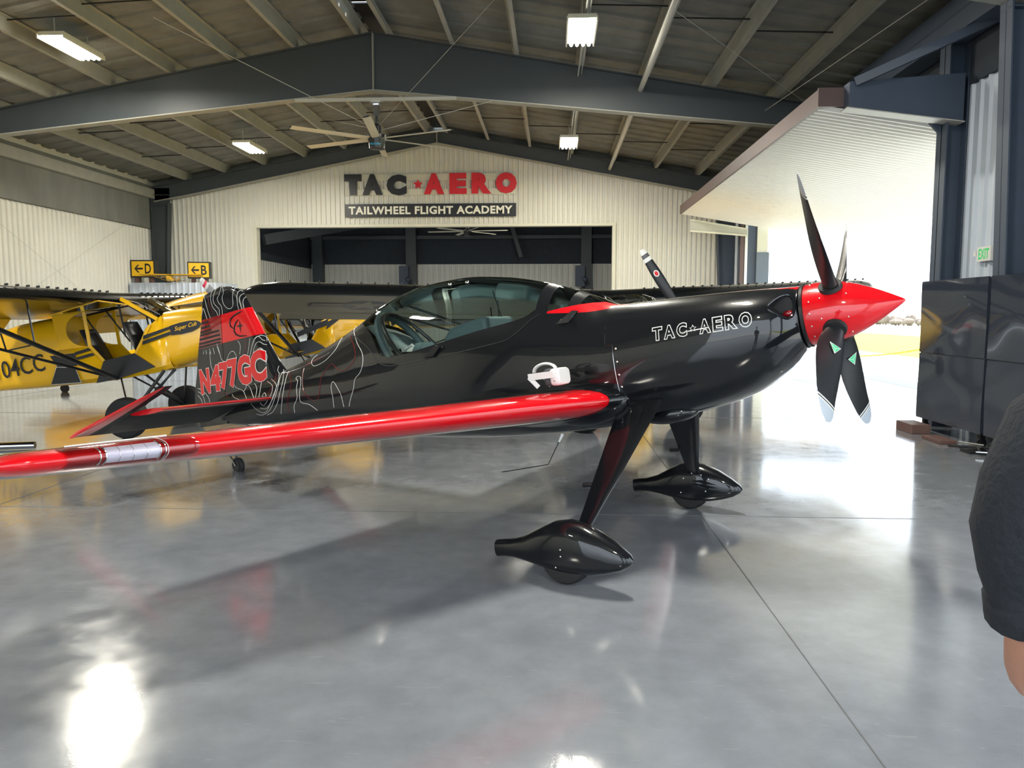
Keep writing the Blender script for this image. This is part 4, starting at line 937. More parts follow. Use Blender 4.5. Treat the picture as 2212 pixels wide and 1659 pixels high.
for nm, LL, mt_, r_ in (('white_contour_lines', LINES_W, M_whitep, .0024), ('red_contour_lines', LINES_R, M_dred, .0030)):
    b = HM().use(mt_)
    for L_ in LL:
        P_ = []                       # Catmull-Rom through the points, laid on the skin
        for i in range(len(L_)-1):
            p0, p1, p2, p3 = L_[max(0, i-1)], L_[i], L_[i+1], L_[min(len(L_)-1, i+2)]
            for k in range(5):
                t = k/5; P_.append(tuple(.5*((2*p1[c])+(-p0[c]+p2[c])*t+(2*p0[c]-5*p1[c]+4*p2[c]-p3[c])*t*t+(-p0[c]+3*p1[c]-3*p2[c]+p3[c])*t**3) for c in (0, 1)))
        P_.append(L_[-1]); Q = [wsurf(u, w, .0006) for u, w in P_]
        Q = [q for i, q in enumerate(Q) if i == 0 or (q-Q[i-1]).length > 1e-4]
        if len(Q) > 1: b.tube(Q, r_, 4, cap=False)
    o = b.build(nm, None, fn, weld=False); o['kind'] = 'stuff'

# gear
for s in (-1, 1):
    b = HM().use(M_blackm if False else M_black); rs = []
    for t in [0, .1, .25, .5, .75, 1.0]:
        le = Vector((-1.10, s*.36, -.42)).lerp(Vector((-1.45, s*1.04, -1.17)), t); ch = .33+(.09-.33)*t; ring = []
        for k in range(16):
            a = 2*math.pi*k/16; x = .5-.5*math.cos(a); ring.append(le+Vector((-x*ch, 0, 0))+Vector((0, s*.70, .72))*(.028*(1-.4*t)*math.sin(a)*(1.2-x)))
        rs.append(ring)
    b.rings(rs); lg = b.build('landing_gear_leg', None, hero, ang=60)
    b = HM().use(M_blackm); b.tube([(-1.50, s*.78, -.90), (-1.57, s*.78, -.90)], .016, 8); b.build('step_peg', None, lg)
    # wheel pant
    b = HM().use(M_black); rs = []; pu = [(-1.12, -1.315, -1.32, .004), (-1.14, -1.28, -1.345, .035), (-1.20, -1.225, -1.375, .065), (-1.30, -1.15, -1.395, .09), (-1.42, -1.085, -1.405, .108), (-1.52, -1.058, -1.400, .115), (-1.62, -1.062, -1.385, .112), (-1.74, -1.105, -1.355, .10), (-1.85, -1.150, -1.32, .082), (-1.95, -1.172, -1.295, .062), (-2.03, -1.176, -1.288, .052), (-2.09, -1.178, -1.290, .048)]
    for u, wt, wb, hw in pu:
        cm_ = (wt+wb)/2; ring = []
        for k in range(24):
            a = 2*math.pi*k/24; c_, s_ = math.cos(a), math.sin(a); e_ = .8; ring.append((u, s*1.11+hw*math.copysign(abs(c_)**e_, c_), cm_+(wt-wb)/2*math.copysign(abs(s_)**e_, s_)))
        rs.append(ring)
    b.rings(rs); fa = b.build('wheel_fairing', None, hero, ang=60)
    b = HM().use(M_screw)
    for sd in (-1, 1):
        for du, dw in ((-1.55, -1.22), (-1.555, -1.262), (-1.60, -1.33)) if sd*s > 0 else ((-1.36, -1.20), (-1.42, -1.16), (-1.5, -1.14), (-1.58, -1.18), (-1.40, -1.30), (-1.62, -1.30)):
            b.ell((du, s*1.11+sd*.113, dw), (.006, .004, .006), 8, 5)
    sc = b.build('screws', None, fa); sc['kind'] = 'stuff'
    b = HM().use(M_rubber); b.lathe([(-.062, .08), (-.066, .12), (-.060, .158), (-.040, .172), (-.012, .176), (.012, .176), (.040, .172), (.060, .158), (.066, .12), (.062, .08)], c=(-1.575, s*1.11, -1.285), ax='y', n=40); b.build('tire', None, hero)
    b = HM().use(M_cham).lathe([(-.05, .02), (-.055, .08), (.055, .08), (.05, .02)], c=(-1.575, s*1.11, -1.285), ax='y', n=24); b.build('wheel_hub', None, hero)
b = HM().use(M_rubber); b.lathe([(-.022, .04), (-.026, .07), (-.014, .088), (.014, .088), (.026, .07), (.022, .04)], c=(-6.165, 0, -.622), ax='y', n=30); tw = b.build('tail_wheel', None, hero)
b = HM().use(M_blackm).lathe([(-.027, .008), (-.027, .05), (.027, .05), (.027, .008)], c=(-6.165, 0, -.622), ax='y', n=20); b.build('wheel_disc', None, tw)
b = HM().use(M_cham); b.tube([(-6.165, -.034, -.622), (-6.24, -.034, -.50), (-6.235, 0, -.44)], .010, 8); b.tube([(-6.165, .034, -.622), (-6.24, .034, -.50), (-6.235, 0, -.44)], .010, 8); b.tube([(-6.235, 0, -.45), (-6.20, 0, -.36), (-5.9, 0, -.20)], [.014, .02, .03], 8); b.build('tail_wheel_fork', None, hero)
# belly antenna and steps
b = HM().use(M_rod); b.tube([(-1.93, -.35, -.60), (-2.02, -.45, -.79), (-2.32, -.62, -.80)], .004, 6); b.use(M_whitep).tube([(-1.925, -.345, -.585), (-1.95, -.37, -.64)], [.014, .007], 8); b.build('belly_antenna', None, hero)
# headset on the wing
g = empty('vr_headset', (0, 0, 0)); tag(g, 'white virtual reality headset with head strap resting on the wing root', 'headset')
g.matrix_world = Matrix.LocRotScale(Vector((0, 0, 0)), hero.rotation_euler.to_matrix(), None)
hsu, hsv, hsw = -1.655, -.73, -.228
g.location = hero.location+hero.rotation_euler.to_matrix() @ Vector((hsu+HO[0], hsv, hsw+HO[2]))
g.rotation_euler = Euler((0, -HA, HY+R(2)), 'XYZ')
def rbox(b, x0, x1, hy, z0, z1, k=.35, n=24):
    rs = []
    for x, sc_ in ((x0, .9), (x0+.01, .98), (x0+(x1-x0)*.5, 1), (x1-.012, .97), (x1, .86)):
        ring = []
        for q in range(n):
            a = 2*math.pi*q/n; c_, s_ = math.cos(a), math.sin(a); ring.append((x, hy*sc_*math.copysign(abs(c_)**k, c_), (z0+z1)/2+(z1-z0)/2*sc_*math.copysign(abs(s_)**(k+.2), s_)))
        rs.append(ring)
    b.rings(rs)
b = MB().use(M_white); rbox(b, -.035, .035, .09, .005, .125); b.build('visor', None, g)
b = MB().use(M_int); rbox(b, -.085, -.033, .082, .008, .13); b.build('face_cushion', None, g)
for s in (-1, 1):
    b = MB().use(M_white); b.bar((.0, s*.096, .085), (-.19, s*.10, .088), .008, .045); b.bar((-.185, s*.10, .088), (-.13, s*.085, .012), .006, .03); b.build('side_arm', None, g, flat=True)
    b = MB().use(M_rod); b.ell((-.002, s*.093, .04), (.004, .003, .004), 8, 5); b.build('status_light', None, g)
b = MB().use(M_white); b.tube([(-.02, 0, .125)]+[(-.11-.085*math.cos(math.pi*k/12), 0, .115+.05*math.sin(math.pi*k/12)) for k in range(12, -1, -1)], .010, 8, sx=2.2); b.build('top_strap', None, g)
b = MB().use(M_white); b.tube([(-.185+.02*math.cos(R(a)), .10*math.sin(R(a)), .085) for a in range(-90, 91, 15)][::1], .008, 6, sx=1); b.build('rear_cradle', None, g)
# ---------------------------------------------------------------- high-wing tube-and-fabric airplanes
AFC = [(1, 0), (.85, .035), (.65, .075), (.45, .105), (.28, .115), (.15, .098), (.07, .070), (.025, .042), (0, .0), (.025, -.018), (.07, -.024), (.2, -.02), (.5, -.012), (.8, -.005)]
def cub(X, Y, yaw, pitch, zg, label, c, scale=1.0, prop=45, tire=.37, detail=True, door=True, flap=0, cat='airplane', group=None):
    dih = c.get('dih', .015)
    g = empty('high_wing_airplane', (X, Y, 0)); g.rotation_euler = Euler((R(c.get('roll', 0)), -R(pitch), R(yaw)), 'XYZ'); g.scale = (scale,)*3; tag(g, label, cat, group)
    O = (-.05, 0, zg); N = lambda: MB(O)
    body, le, und, stripe = c['body'], c['le'], c['und'], c['stripe']
    # rear hull
    def sec(x, hw, zt, zb, k=.45, n=20, crown=0):
        ring = []
        for q in range(n):
            a = 2*math.pi*(q+.5)/n; cc, ss = math.cos(a), math.sin(a)
            yy = hw*math.copysign(abs(cc)**k, cc); zz = (zt+zb)/2+(zt-zb)/2*math.copysign(abs(ss)**k, ss)
            ring.append((x, yy, zz+(crown*(1-abs(yy)/hw) if ss > 0 else 0)))
        return ring
    b = N().use(body); b.rings([sec(x, hw, zt, zb, .35, crown=cr) for x, hw, zt, zb, cr in ((-.98, .37, -.13, -1.09, .05), (-1.3, .365, -.14, -1.075, .07), (-1.62, .355, -.16, -1.05, .09), (-2.0, .34, -.22, -1.01, .1), (-2.8, .27, -.33, -.95, .1), (-3.8, .17, -.44, -.85, .08), (-4.7, .08, -.52, -.76, .04), (-5.15, .03, -.56, -.70, 0))])
    b.build('rear_fuselage', None, g, ang=35)
    # lower hull with open top
    b = N().use(body)
    def U(x, hw, zs, zb): return [(x, -hw, zs), (x, -hw, zb+.06), (x, -hw+.05, zb), (x, hw-.05, zb), (x, hw, zb+.06), (x, hw, zs)]
    dl = -.83 if door else -.58
    stn = [(.56, .37, -.36, -1.10), (.42, .375, -.44, -1.12), (.30, .375, -.50, -1.13), (.08, .375, dl, -1.13), (-.38, .375, dl-.01, -1.13), (-.53, .375, -.62, -1.12), (-.6, .375, -.60, -1.12), (-1.02, .37, -.58, -1.09)]
    rs = [U(*q) for q in stn]; b.rings(rs, closed=False, cap=False)
    for s in (-1, 1):   # quarter panel with rounded window edge
        pl = [(-1.0, -.59)]+[(-1.0, -.10), (-.52, -.04), (-.50, -.12)]+[(-.50-.345*math.sin(R(a))**.8, -.36+.24*math.cos(R(a))) for a in range(10, 175, 15)]+[(-.52, -.61)]
        b.prism([(x, s*.365, z) for x, z in pl], (0, -s*.01, 0))
    hu = b.build('cabin_hull', None, g, ang=35)
    sl = hu.modifiers.new('s', 'SOLIDIFY'); sl.thickness = .012
    b = N().use(M_rod)
    b.box((-.97, -.34, -1.05), (.5, .34, -1.02)); b.build('cabin_floor', None, g, flat=True)
    for x in (-.60, .04):
        b = N().use(M_blackm); b.rings([[(x-.16*f+dx, v*.22*(1-.2*f*f), -.86+.52*f) for dx, v in ((0, -1), (.05, -.8), (.05, .8), (0, 1), (-.03, .8), (-.03, -.8))] for f in (0, .3, .6, .85, 1)]); b.box((x, -.22, -.95), (x+.30, .22, -.86)); b.build('seat', None, g, ang=50)
    # frame tubes
    b = N().use(M_rod)
    for s in (-1, 1):
        b.tube([(.48, s*.34, -.44), (.02, s*.34, -.06)], .014, 6); b.tube([(-.02, s*.34, -.06), (-.02, s*.34, -.56)], .014, 6); b.tube([(-.02, s*.34, -.06), (-.97, s*.34, -.1)], .014, 6); b.tube([(-.6, s*.3, -.08), (-.35, s*.34, -.60)], .012, 6)
        b.tube([(.02, s*.34, -.06), (-.6, -s*.3, -.07)], .011, 6); b.tube([(.48, s*.3, -.42), (.02, -s*.3, -.08)], .008, 6)
    b.tube([(-.6, -.3, -.08), (-.6, .3, -.08)], .012, 6); b.build('cabin_tubing', None, g)
    for s in (-1, 1):
        b = N().use(body); b.bar((-.54, s*.374, -.62), (-.52, s*.372, -.05), .02, .045); b.build('door_post', None, g, flat=True); b = N().use(body); b.bar((-.54, s*.374, -.60), (-.38, s*.375, -.85), .02, .04); b.build('door_edge', None, g, flat=True); b = N().use(body); b.bar((.38, s*.374, -.46), (.08, s*.375, -.83), .02, .035); b.build('door_edge', None, g, flat=True); b = N().use(body).bar((.50, s*.372, -.40), (.04, s*.372, -.03), .02, .05); b.build('windscreen_post', None, g, flat=True)
    # windscreen and skylight
    b = N().use(M_glassc); n = 8
    lo = [(.56-.03*math.sin(math.pi*k/n), -.34+.68*k/n, -.34+.06*math.sin(math.pi*k/n)) for k in range(n+1)]; hi = [(.0, -.34+.68*k/n, -.02+.0*k) for k in range(n+1)]; md = [(.27, -.36+.72*k/n, -.13+.07*math.sin(math.pi*k/n)) for k in range(n+1)]
    b.rings([lo, md, hi], closed=False, cap=False); b.build('windscreen', None, g)
    for s in (-1, 1): b = N().use(M_cham).tube([(.54, s*.35, -.34), (.27, s*.365, -.125), (.0, s*.35, -.015)], .010, 5); b.build('windscreen_strip', None, g)
    b = N().use(M_insuld).box((-1.5, -.34, -.035), (-.02, .34, -.02)); b.build('skylight', None, g, flat=True)
    b = N().use(M_blackm).prism([(.42, -.3, -.42), (.42, .3, -.42), (.50, .28, -.28), (.50, -.28, -.28)], (-.04, 0, 0)); b.build('instrument_panel', None, g, flat=True)
    # cowling
    b = N().use(c.get('cowl', body)); b.rings([sec(x, hw, zt, zb, k) for x, hw, zt, zb, k in ((.55, .37, -.30, -1.10, .42), (.75, .375, -.295, -1.08, .5), (1.0, .365, -.31, -1.03, .6), (1.2, .33, -.335, -.97, .7), (1.32, .27, -.38, -.92, .8), (1.36, .20, -.43, -.85, .9))]); cw = b.build('cowling', None, g, ang=50)
    b = N().use(M_rod)
    for s in (-1, 1): b = N().use(M_rod).ell((1.31, s*.20, -.56), (.05, .075, .055), 12, 8); b.build('cooling_inlet', None, cw)
    
    b = N().use(c.get('spin', body)).lathe([(1.36, .13), (1.40, .14), (1.48, .115), (1.56, .06), (1.60, .005)], c=(0, 0, -.60), n=24); b.build('spinner', None, g)
    for k in (0, 1):
        a0 = R(prop)+k*math.pi; r_ = Vector((0, math.sin(a0), math.cos(a0))); t_ = Vector((0, math.cos(a0), -math.sin(a0))); secs = []
        rad = [.08, .16, .3, .45, .6, .75, .84, .848, .90, .908, .945, .953, 1.0, 1.02]
        for r in rad:
            cd = smooth([(.08, .09), (.3, .125), (.6, .14), (.85, .115), (1.0, .085), (1.02, .06)], r); p = R(smooth([(0, 45), (.4, 28), (1.02, 14)], r)); ca = t_*math.cos(p)+Vector((1, 0, 0))*math.sin(p); na = ca.cross(r_).normalized()
            secs.append([Vector((1.44, 0, -.60))+r_*r+ca*(math.cos(2*math.pi*q/10)*cd/2)+na*(math.sin(2*math.pi*q/10)*.012) for q in range(10)])
        b = N(); b.use(c['blade']); b.use(M_whitep); b.use(c['tipm'])
        b.rings(secs, ms=lambda i, j: 0 if rad[i] < .848 else (2 if .9 <= rad[i] < .95 else 1)); bl = b.build('propeller_blade', None, g, ang=50)
        if c.get('logo'):
            for sg in (1, -1):
                p = R(24); ca = t_*math.cos(p)+Vector((1, 0, 0))*math.sin(p); na = ca.cross(r_).normalized(); c0 = Vector((1.44, 0, -.60))+r_*.66+na*.0125*sg
                b = N().use(M_whitep); b.prism([c0+ca*(.036*math.cos(q*math.pi/12))+r_*(.045*math.sin(q*math.pi/12)) for q in range(24)], na*.001*sg); b.use(M_signR); b.prism([c0+na*.0012*sg+ca*(.024*math.cos(q*math.pi/12))+r_*(.033*math.sin(q*math.pi/12)) for q in range(24)], na*.001*sg); b.build('round_decal', None, bl, flat=True)
    # wings
    for s in (-1, 1):
        ys = [.0, .35, 1.5, 2.7, 3.9, 4.9, 5.1, 5.22, 5.30, 5.35]; rs = []
        for y in ys:
            ch = 1.6; le_ = 0; 
            if y > 4.8: t = (y-4.8)/.55; f = math.sqrt(max(.01, 1-t*t)); le_ = -.30*(1-f); te_ = -1.6+.62*(1-f); ch = le_-te_
            tk = 1 if y < 4.8 else max(.12, math.sqrt(max(0, 1-((y-4.8)/.56)**2)))
            rs.append([(le_-x*ch, s*y, dih*y+zz*1.6*tk-.045) for x, zz in AFC])
        nA = len(AFC)
        b = N(); b.use(body); b.use(le); b.use(und)
        def wm_(i, j):
            x = (AFC[j][0]+AFC[(j+1) % nA][0])/2; zz = (AFC[j][1]+AFC[(j+1) % nA][1])/2
            if x < .13 or (6 <= j <= 9): return 1
            return 0 if j < 8 else 2
        b.rings(rs, ms=wm_); w_ = b.build('wing', None, g, ang=50)
        b = N().use(M_rod)
        for k in range(26): y = .45+k*.18; b.box((-.10, s*y-.008, dih*y+.070), (-.06, s*y+.008, dih*y+.094))
        v = b.build('vortex_generators', None, w_, flat=True); v['kind'] = 'stuff'
        for nm, y0, y1, df in (('flap', .5, 2.6, flap), ('aileron', 2.7, 4.75, 3)):
            a = R(df); b = N().use(c.get('flapc', und)); zz0 = dih*y0-.06; zz1 = dih*y1-.06; L_ = .36
            b.prism([(-1.50, s*y0, zz0), (-1.50-L_*math.cos(a), s*y0, zz0-L_*math.sin(a)), (-1.50-L_*math.cos(a), s*y1, zz1-L_*math.sin(a)), (-1.50, s*y1, zz1)], (0, 0, .03)); b.build(nm, None, w_, flat=True)
        S0 = Vector((-.25, s*.38, -1.12)); Fp = Vector((-.30, s*3.3, -.045)); Rp = Vector((-1.12, s*3.15, -.06))
        b = N().use(c['strut']).tube([S0, Fp], .046, 10, sx=.45, up=(1, 0, 0)); b.build('wing_strut', None, g)
        b = N().use(c['strut']).tube([S0, Rp], .030, 10, sx=.5, up=(1, 0, 0)); b.build('wing_strut', None, g)
        m1 = S0.lerp(Fp, .52); m2 = S0.lerp(Rp, .52)
        for p_, q_, r_ in ((m1, (m1.x+.02, m1.y, .0), .014), (m2, (m2.x-.05, m2.y, -.03), .013), (m1, m2, .009)): b = N().use(c['strut']).tube([p_, q_], r_, 6, sx=.6); b.build('jury_strut', None, g)
        for p_ in (Fp, Rp): b = N().use(M_cham).ell(p_, (.03, .03, .035), 8, 6); b.build('strut_fitting', None, g)
        # gear
        ax = Vector((.05, s*.86, -zg+tire)); 
        b = N().use(M_blackm); b.tube([(.42, s*.33, -1.12), ax-Vector((0, s*.08, 0))], .024, 8, sx=.6); b.tube([(-.22, s*.33, -1.12), ax-Vector((0, s*.08, 0))], .02, 8, sx=.6); b.tube([ax-Vector((0, s*.10, 0)), ax+Vector((0, s*.05, 0))], .025, 8); b.tube([ax-Vector((0, s*.1, 0)), (.1, -s*.04, -1.36)], .034, 8); b.build('gear_leg', None, g)
        b = N().use(M_rubber); tw_ = tire*.42; b.lathe([(-tw_*.75, tire*.42), (-tw_*.98, tire*.68), (-tw_*.8, tire*.92), (-tw_*.3, tire), (tw_*.3, tire), (tw_*.8, tire*.92), (tw_*.98, tire*.68), (tw_*.75, tire*.42)], c=ax, ax='y', n=32); tr = b.build('tire', None, g)
        b = N().use(M_cham).lathe([(-tw_*.74, .02), (-tw_*.7, tire*.42), (tw_*.7, tire*.42), (tw_*.74, .02)], c=ax, ax='y', n=20); b.build('wheel_hub', None, g)
    b = N().use(M_blackm); b.tube([(.42, 0, -1.13), (.1, -.04, -1.36), (-.22, 0, -1.13)], .016, 6); b.tube([(.1, .04, -1.36), (.35, .1, -1.12)], .014, 6); b.build('gear_cabane', None, g)
    # upper door held under the wing, lower door hanging
    if door:
        b = N().use(M_glassc); b.prism([(.12, -.40, -.13), (-.60, -.40, -.12), (-.70, -.86, -.14), (.0, -.86, -.06)], (0, 0, .004)); dd = b.build('door_window', None, g, flat=True)
        b = N().use(body); 
        for p, q in (((.12, -.40, -.13), (.0, -.86, -.06)), ((.0, -.86, -.06), (-.70, -.86, -.14))): b.bar(p, q, .03, .014)
        b.build('window_frame', None, dd, flat=True)
        b = N().use(c.get('doorc', M_blackm)); b.prism([(-.38, -.383, -.84), (.08, -.383, -.81), (.34, -.387, -1.05), (-.25, -.39, -1.125), (-.55, -.39, -1.13)], (0, -.010, 0)); b.build('lower_door', None, g, flat=True)
    # tail
    b = N().use(body); b.prism([(x, -.012, z) for x, z in ((-4.2, -.46), (-4.75, .12), (-4.95, .30), (-5.2, .36), (-5.5, .30), (-5.62, .05), (-5.6, -.35), (-5.5, -.62), (-5.15, -.66))], (0, .024, 0)); b.build('fin_and_rudder', None, g, flat=True, bevel=.008)
    for s in (-1, 1):
        b = N().use(body); b.prism([(-4.35, s*.06, -.49), (-4.55, s*.7, -.49), (-4.85, s*1.3, -.49), (-5.15, s*1.42, -.49), (-5.45, s*1.3, -.49), (-5.55, s*.5, -.49), (-5.35, s*.06, -.49)], (0, 0, .025)); b.build('tailplane', None, g, flat=True)
    b = N().use(M_blackm); b.tube([(-4.9, 0, -.70), (-5.25, 0, -.90)], .014, 6); tz = -zg+(5.3*math.tan(R(pitch)))+.09; b.tube([(-5.22, 0, -.88), (-5.3, 0, tz)], .012, 6); b.use(M_rubber).lathe([(-.03, .03), (-.03, .08), (0, .095), (.03, .08), (.03, .03)], c=(-5.3, 0, tz), ax='y', n=18); b.build('tail_wheel', None, g)
    # side artwork
    if detail:
        y0 = -.385
        def st_(poly, nm='side_stripe'): N().use(stripe).prism([(x, y0, z) for x, z in poly], (0, -.002, 0)).build(nm, None, g, flat=True)
        if c.get('art') == 'script':
            st_([(.66, -.53), (.66, -.565), (.24, -.645), (.26, -.59)]); st_([(.65, -.60), (.65, -.645), (.22, -.715), (.23, -.665)])
            st_([(.655, -.525), (.8, -.505), (.95, -.50), (1.05, -.515), (1.10, -.545), (1.11, -.58), (1.06, -.62), (.96, -.655), (.8, -.665), (.655, -.655)])
            st_([(-.56, -.625), (-.53, -.665), (-.77, -.69), (-.77, -.65)]); st_([(-.52, -.70), (-.49, -.74), (-.77, -.765), (-.77, -.725)])
            b = N().use(stripe); b.prism([(-.77, y0, -.66), (-1.14, y0, -.64), (-1.06, y0, -.82), (-.78, y0, -.84)], (0, -.002, 0)); b.prism([(-.81, y0, -.86), (-1.08, y0, -.81), (-1.21, y0, -1.04), (-.77, y0, -1.085)], (0, -.004, 0)); b.build('side_panel', None, g, flat=True)
            b = N().use(M_whitep); b.tube([(-.81, y0-.005, -.86), (-1.08, y0-.005, -.81), (-1.21, y0-.005, -1.04), (-.77, y0-.005, -1.085), (-.81, y0-.005, -.86)], .005, 4); b.build('panel_edging', None, g)
            vs, fs = fit_text('Super Cub', .33, .075, shear=.35, bold=.012); b = N().use(M_cubY); b.add([(.72+v.x, -.392, -.625+v.y+.08*v.x) for v in vs], fs); b.build('script_lettering', None, g, flat=True, weld=False)
            vs, fs = fit_text('N104CC', .98, .25, bold=.008, shear=0); b = N().use(stripe)
            def sidey(x, hw=((-5.15, .03), (-4.7, .08), (-3.8, .17), (-2.8, .27), (-2.0, .345), (-1.62, .36))): return -(lerp(list(hw), x)*1.0+.006)
            b.add([(-2.23+v.x, min(-.37, sidey(-2.23+v.x)), -.85+v.y+.02*v.x) for v in vs], fs); b.build('registration', None, g, flat=True, weld=False)
        elif c.get('art') == 'bolt':
            st_([(-.2, -.62), (.52, -.44), (.48, -.50), (.98, -.36+.0), (.42, -.66), (.46, -.57), (-.2, -.72)], 'lightning_bolt')
            vs, fs = fit_text('TAC-AERO', .42, .06, bold=.02); b = N().use(stripe); b.add([(.58+v.x, y0-.004, -.40+v.y+.05*v.x) for v in vs], fs); b.build('lettering', None, g, flat=True, weld=False)
            b = N().use(M_cubYi); b.prism([(-.5, -.39, -.90), (.1, -.39, -.84), (.3, -.39, -.98), (-.6, -.40, -1.10)], (0, -.003, 0)); b.build('door_pocket', None, g, flat=True)
        elif c.get('art') == 'numbers':
            vs, fs = fit_text('AIR 7/2', .9, .26, bold=.03); b = N().use(M_whitep); b.box((-1.55, y0-.004, -.92), (-.4, y0, -.60)); b.use(M_signR); b.add([(-1.45+v.x, y0-.006, -.89+v.y) for v in vs], fs); b.build('race_number', None, g, flat=True, weld=False)
    if c.get('star'):
        def und_(x, y): return (-x*1.6, y, dih*abs(y)-.045-.026)
        b = N().use(M_signB); cy, cx = -3.68, .50; 
        b.prism([und_(cx+.20*math.cos(q*math.pi/20), cy+.32*math.sin(q*math.pi/20)) for q in range(40)], (0, 0, -.002))
        for yy0, yy1 in ((cy-.78, cy-.30), (cy+.30, cy+.78)):
            b.prism([und_(.42, yy0), und_(.58, yy0), und_(.58, yy1), und_(.42, yy1)], (0, 0, -.0018))
        b.build('roundel', None, g, flat=True); b = N().use(und)
        pts = star_pts(0, 0, 1, .40); b.prism([tuple(Vector(und_(cx-.19*y_, cy+.30*x_))+Vector((0, 0, -.0025))) for x_, y_ in pts], (0, 0, -.001))
        for yy0, yy1 in ((cy-.74, cy-.33), (cy+.33, cy+.74)):
            for xa in (.445, .515): b.prism([tuple(Vector(und_(q[0], q[1]))+Vector((0, 0, -.002))) for q in ((xa, yy0), (xa+.04, yy0), (xa+.04, yy1), (xa, yy1))], (0, 0, -.001))
        b.build('roundel_star', None, g, flat=True)
    return g
M_grayb = mat('grey_blade', (.28, .29, .30), .4)
M_pink = mat('red_tip_stripe', (.75, .02, .08), .4)
M_bfab = mat('black_wing_fabric', (.004, .005, .006), .17, spec=.3)
CY = dict(body=M_cubY, le=M_bfab, und=M_cubY, stripe=M_signB, strut=M_black, blade=M_grayb, tipm=M_pink)
cub(-5.705, 10.88, .2, 10.0, 1.95, 'yellow high-wing airplane with open cabin and black script badge on its cowl, leftmost', dict(CY, art='script'), prop=-56, tire=.28, flap=42)
cub(-5.05, 16.6, 8, 9.6, 1.95, 'yellow high-wing airplane with black lightning bolt, behind the black and red tail', dict(CY, art='bolt', doorc=M_blackm), prop=40, tire=.36, flap=10)
cub(-4.15, 20.9, -72, 10, 1.90, 'smaller yellow high-wing airplane facing the camera, far back behind the bubble canopy', dict(CY, art='numbers', blade=M_blackm, tipm=M_blackm), scale=.82, prop=8, tire=.30, door=False)
CD = dict(body=M_black, le=M_bfab, und=M_olive, flapc=M_olive, stripe=M_olive, strut=M_black, blade=M_blackm, tipm=mat('mid_grey_stripe', (.1, .1, .11), .4), cowl=M_black, spin=M_black, star=True, logo=True, dih=.030, roll=1.1)
cub(1.24, 11.25, -64.2, 10.75, 2.02, 'olive and black high-wing airplane with star roundel under its wing', CD, prop=-31, tire=.38, detail=False)
cub(2.1, 19.2, -98, 10, 1.95, 'yellow high-wing airplane at the back right, hidden behind the black nose', dict(CY), prop=70, tire=.36, detail=False, door=False)
# toy-size model on top of the corner room
g = cub(-12.35, 24.35, -80, 4, 1.32, 'small yellow model airplane standing on top of the corner room', dict(CY, le=M_cubY, strut=M_cubY, blade=M_cubYi, tipm=M_cubYi), scale=.185, prop=90, tire=.16, detail=False, door=False, cat='model airplane')
g.location.z = 2.665; g.name = 'model_airplane'
# ---------------------------------------------------------------- person at the right edge
def skin(name, verts, edges, m_, parent, lvl=2, root=0):
    me = bpy.data.meshes.new(name); me.from_pydata([v[0] for v in verts], edges, []); o = bpy.data.objects.new(name, me); COL.objects.link(o); o.parent = parent
    sk = o.modifiers.new('skin', 'SKIN'); sk.use_smooth_shade = True
    me.skin_vertices or bpy.context.view_layer.update()
    for i, v in enumerate(verts):
        r = v[1]; me.skin_vertices[0].data[i].radius = r if isinstance(r, tuple) else (r, r)
        me.skin_vertices[0].data[i].use_root = (i == root)
    sb = o.modifiers.new('sub', 'SUBSURF'); sb.levels = lvl; sb.render_levels = lvl
    me.materials.append(m_); return o
per = empty('person', (.925, 1.03, 0)); tag(per, 'person in a black short-sleeved shirt at the right edge, cropped by the frame', 'person')
V = [((0, 0, 1.02), (.15, .11)), ((0, 0, 1.22), (.13, .10)), ((0, -.01, 1.45), (.16, .11)), ((0, -.01, 1.60), (.10, .08)), ((0, 0, 1.68), .055), ((0, .01, 1.76), (.075, .09)), ((0, .015, 1.85), (.08, .10)), ((0, .01, 1.93), (.05, .06)),
     ((-.20, -.01, 1.565), .062), ((-.255, -.01, 1.40), .050), ((-.272, .0, 1.27), .045), ((-.235, .06, 1.18), .043), ((-.07, .18, 1.12), .026), ((-.04, .205, 1.11), (.034, .016)), ((-.01, .23, 1.10), (.036, .014)),
     ((.20, -.01, 1.565), .062), ((.255, -.01, 1.40), .050), ((.265, .0, 1.27), .040), ((.235, .10, 1.17), .041), ((.17, .22, 1.07), .026), ((.155, .255, 1.045), (.034, .016)), ((.14, .29, 1.02), (.036, .014)),
     ((-.10, 0, .93), .095), ((-.11, .02, .52), .06), ((-.12, -.02, .30), .055), ((-.12, -.02, .10), .038), ((-.12, .10, .04), (.04, .03)),
     ((.10, 0, .93), .095), ((.11, .02, .52), .06), ((.12, -.02, .30), .055), ((.12, -.02, .10), .038), ((.12, .10, .04), (.04, .03))]
E_ = [(0, 1), (1, 2), (2, 3), (3, 4), (4, 5), (5, 6), (6, 7), (3, 8), (8, 9), (9, 10), (10, 11), (11, 12), (12, 13), (13, 14), (3, 15), (15, 16), (16, 17), (17, 18), (18, 19), (19, 20), (20, 21), (0, 22), (22, 23), (23, 24), (24, 25), (25, 26), (0, 27), (27, 28), (28, 29), (29, 30), (30, 31)]
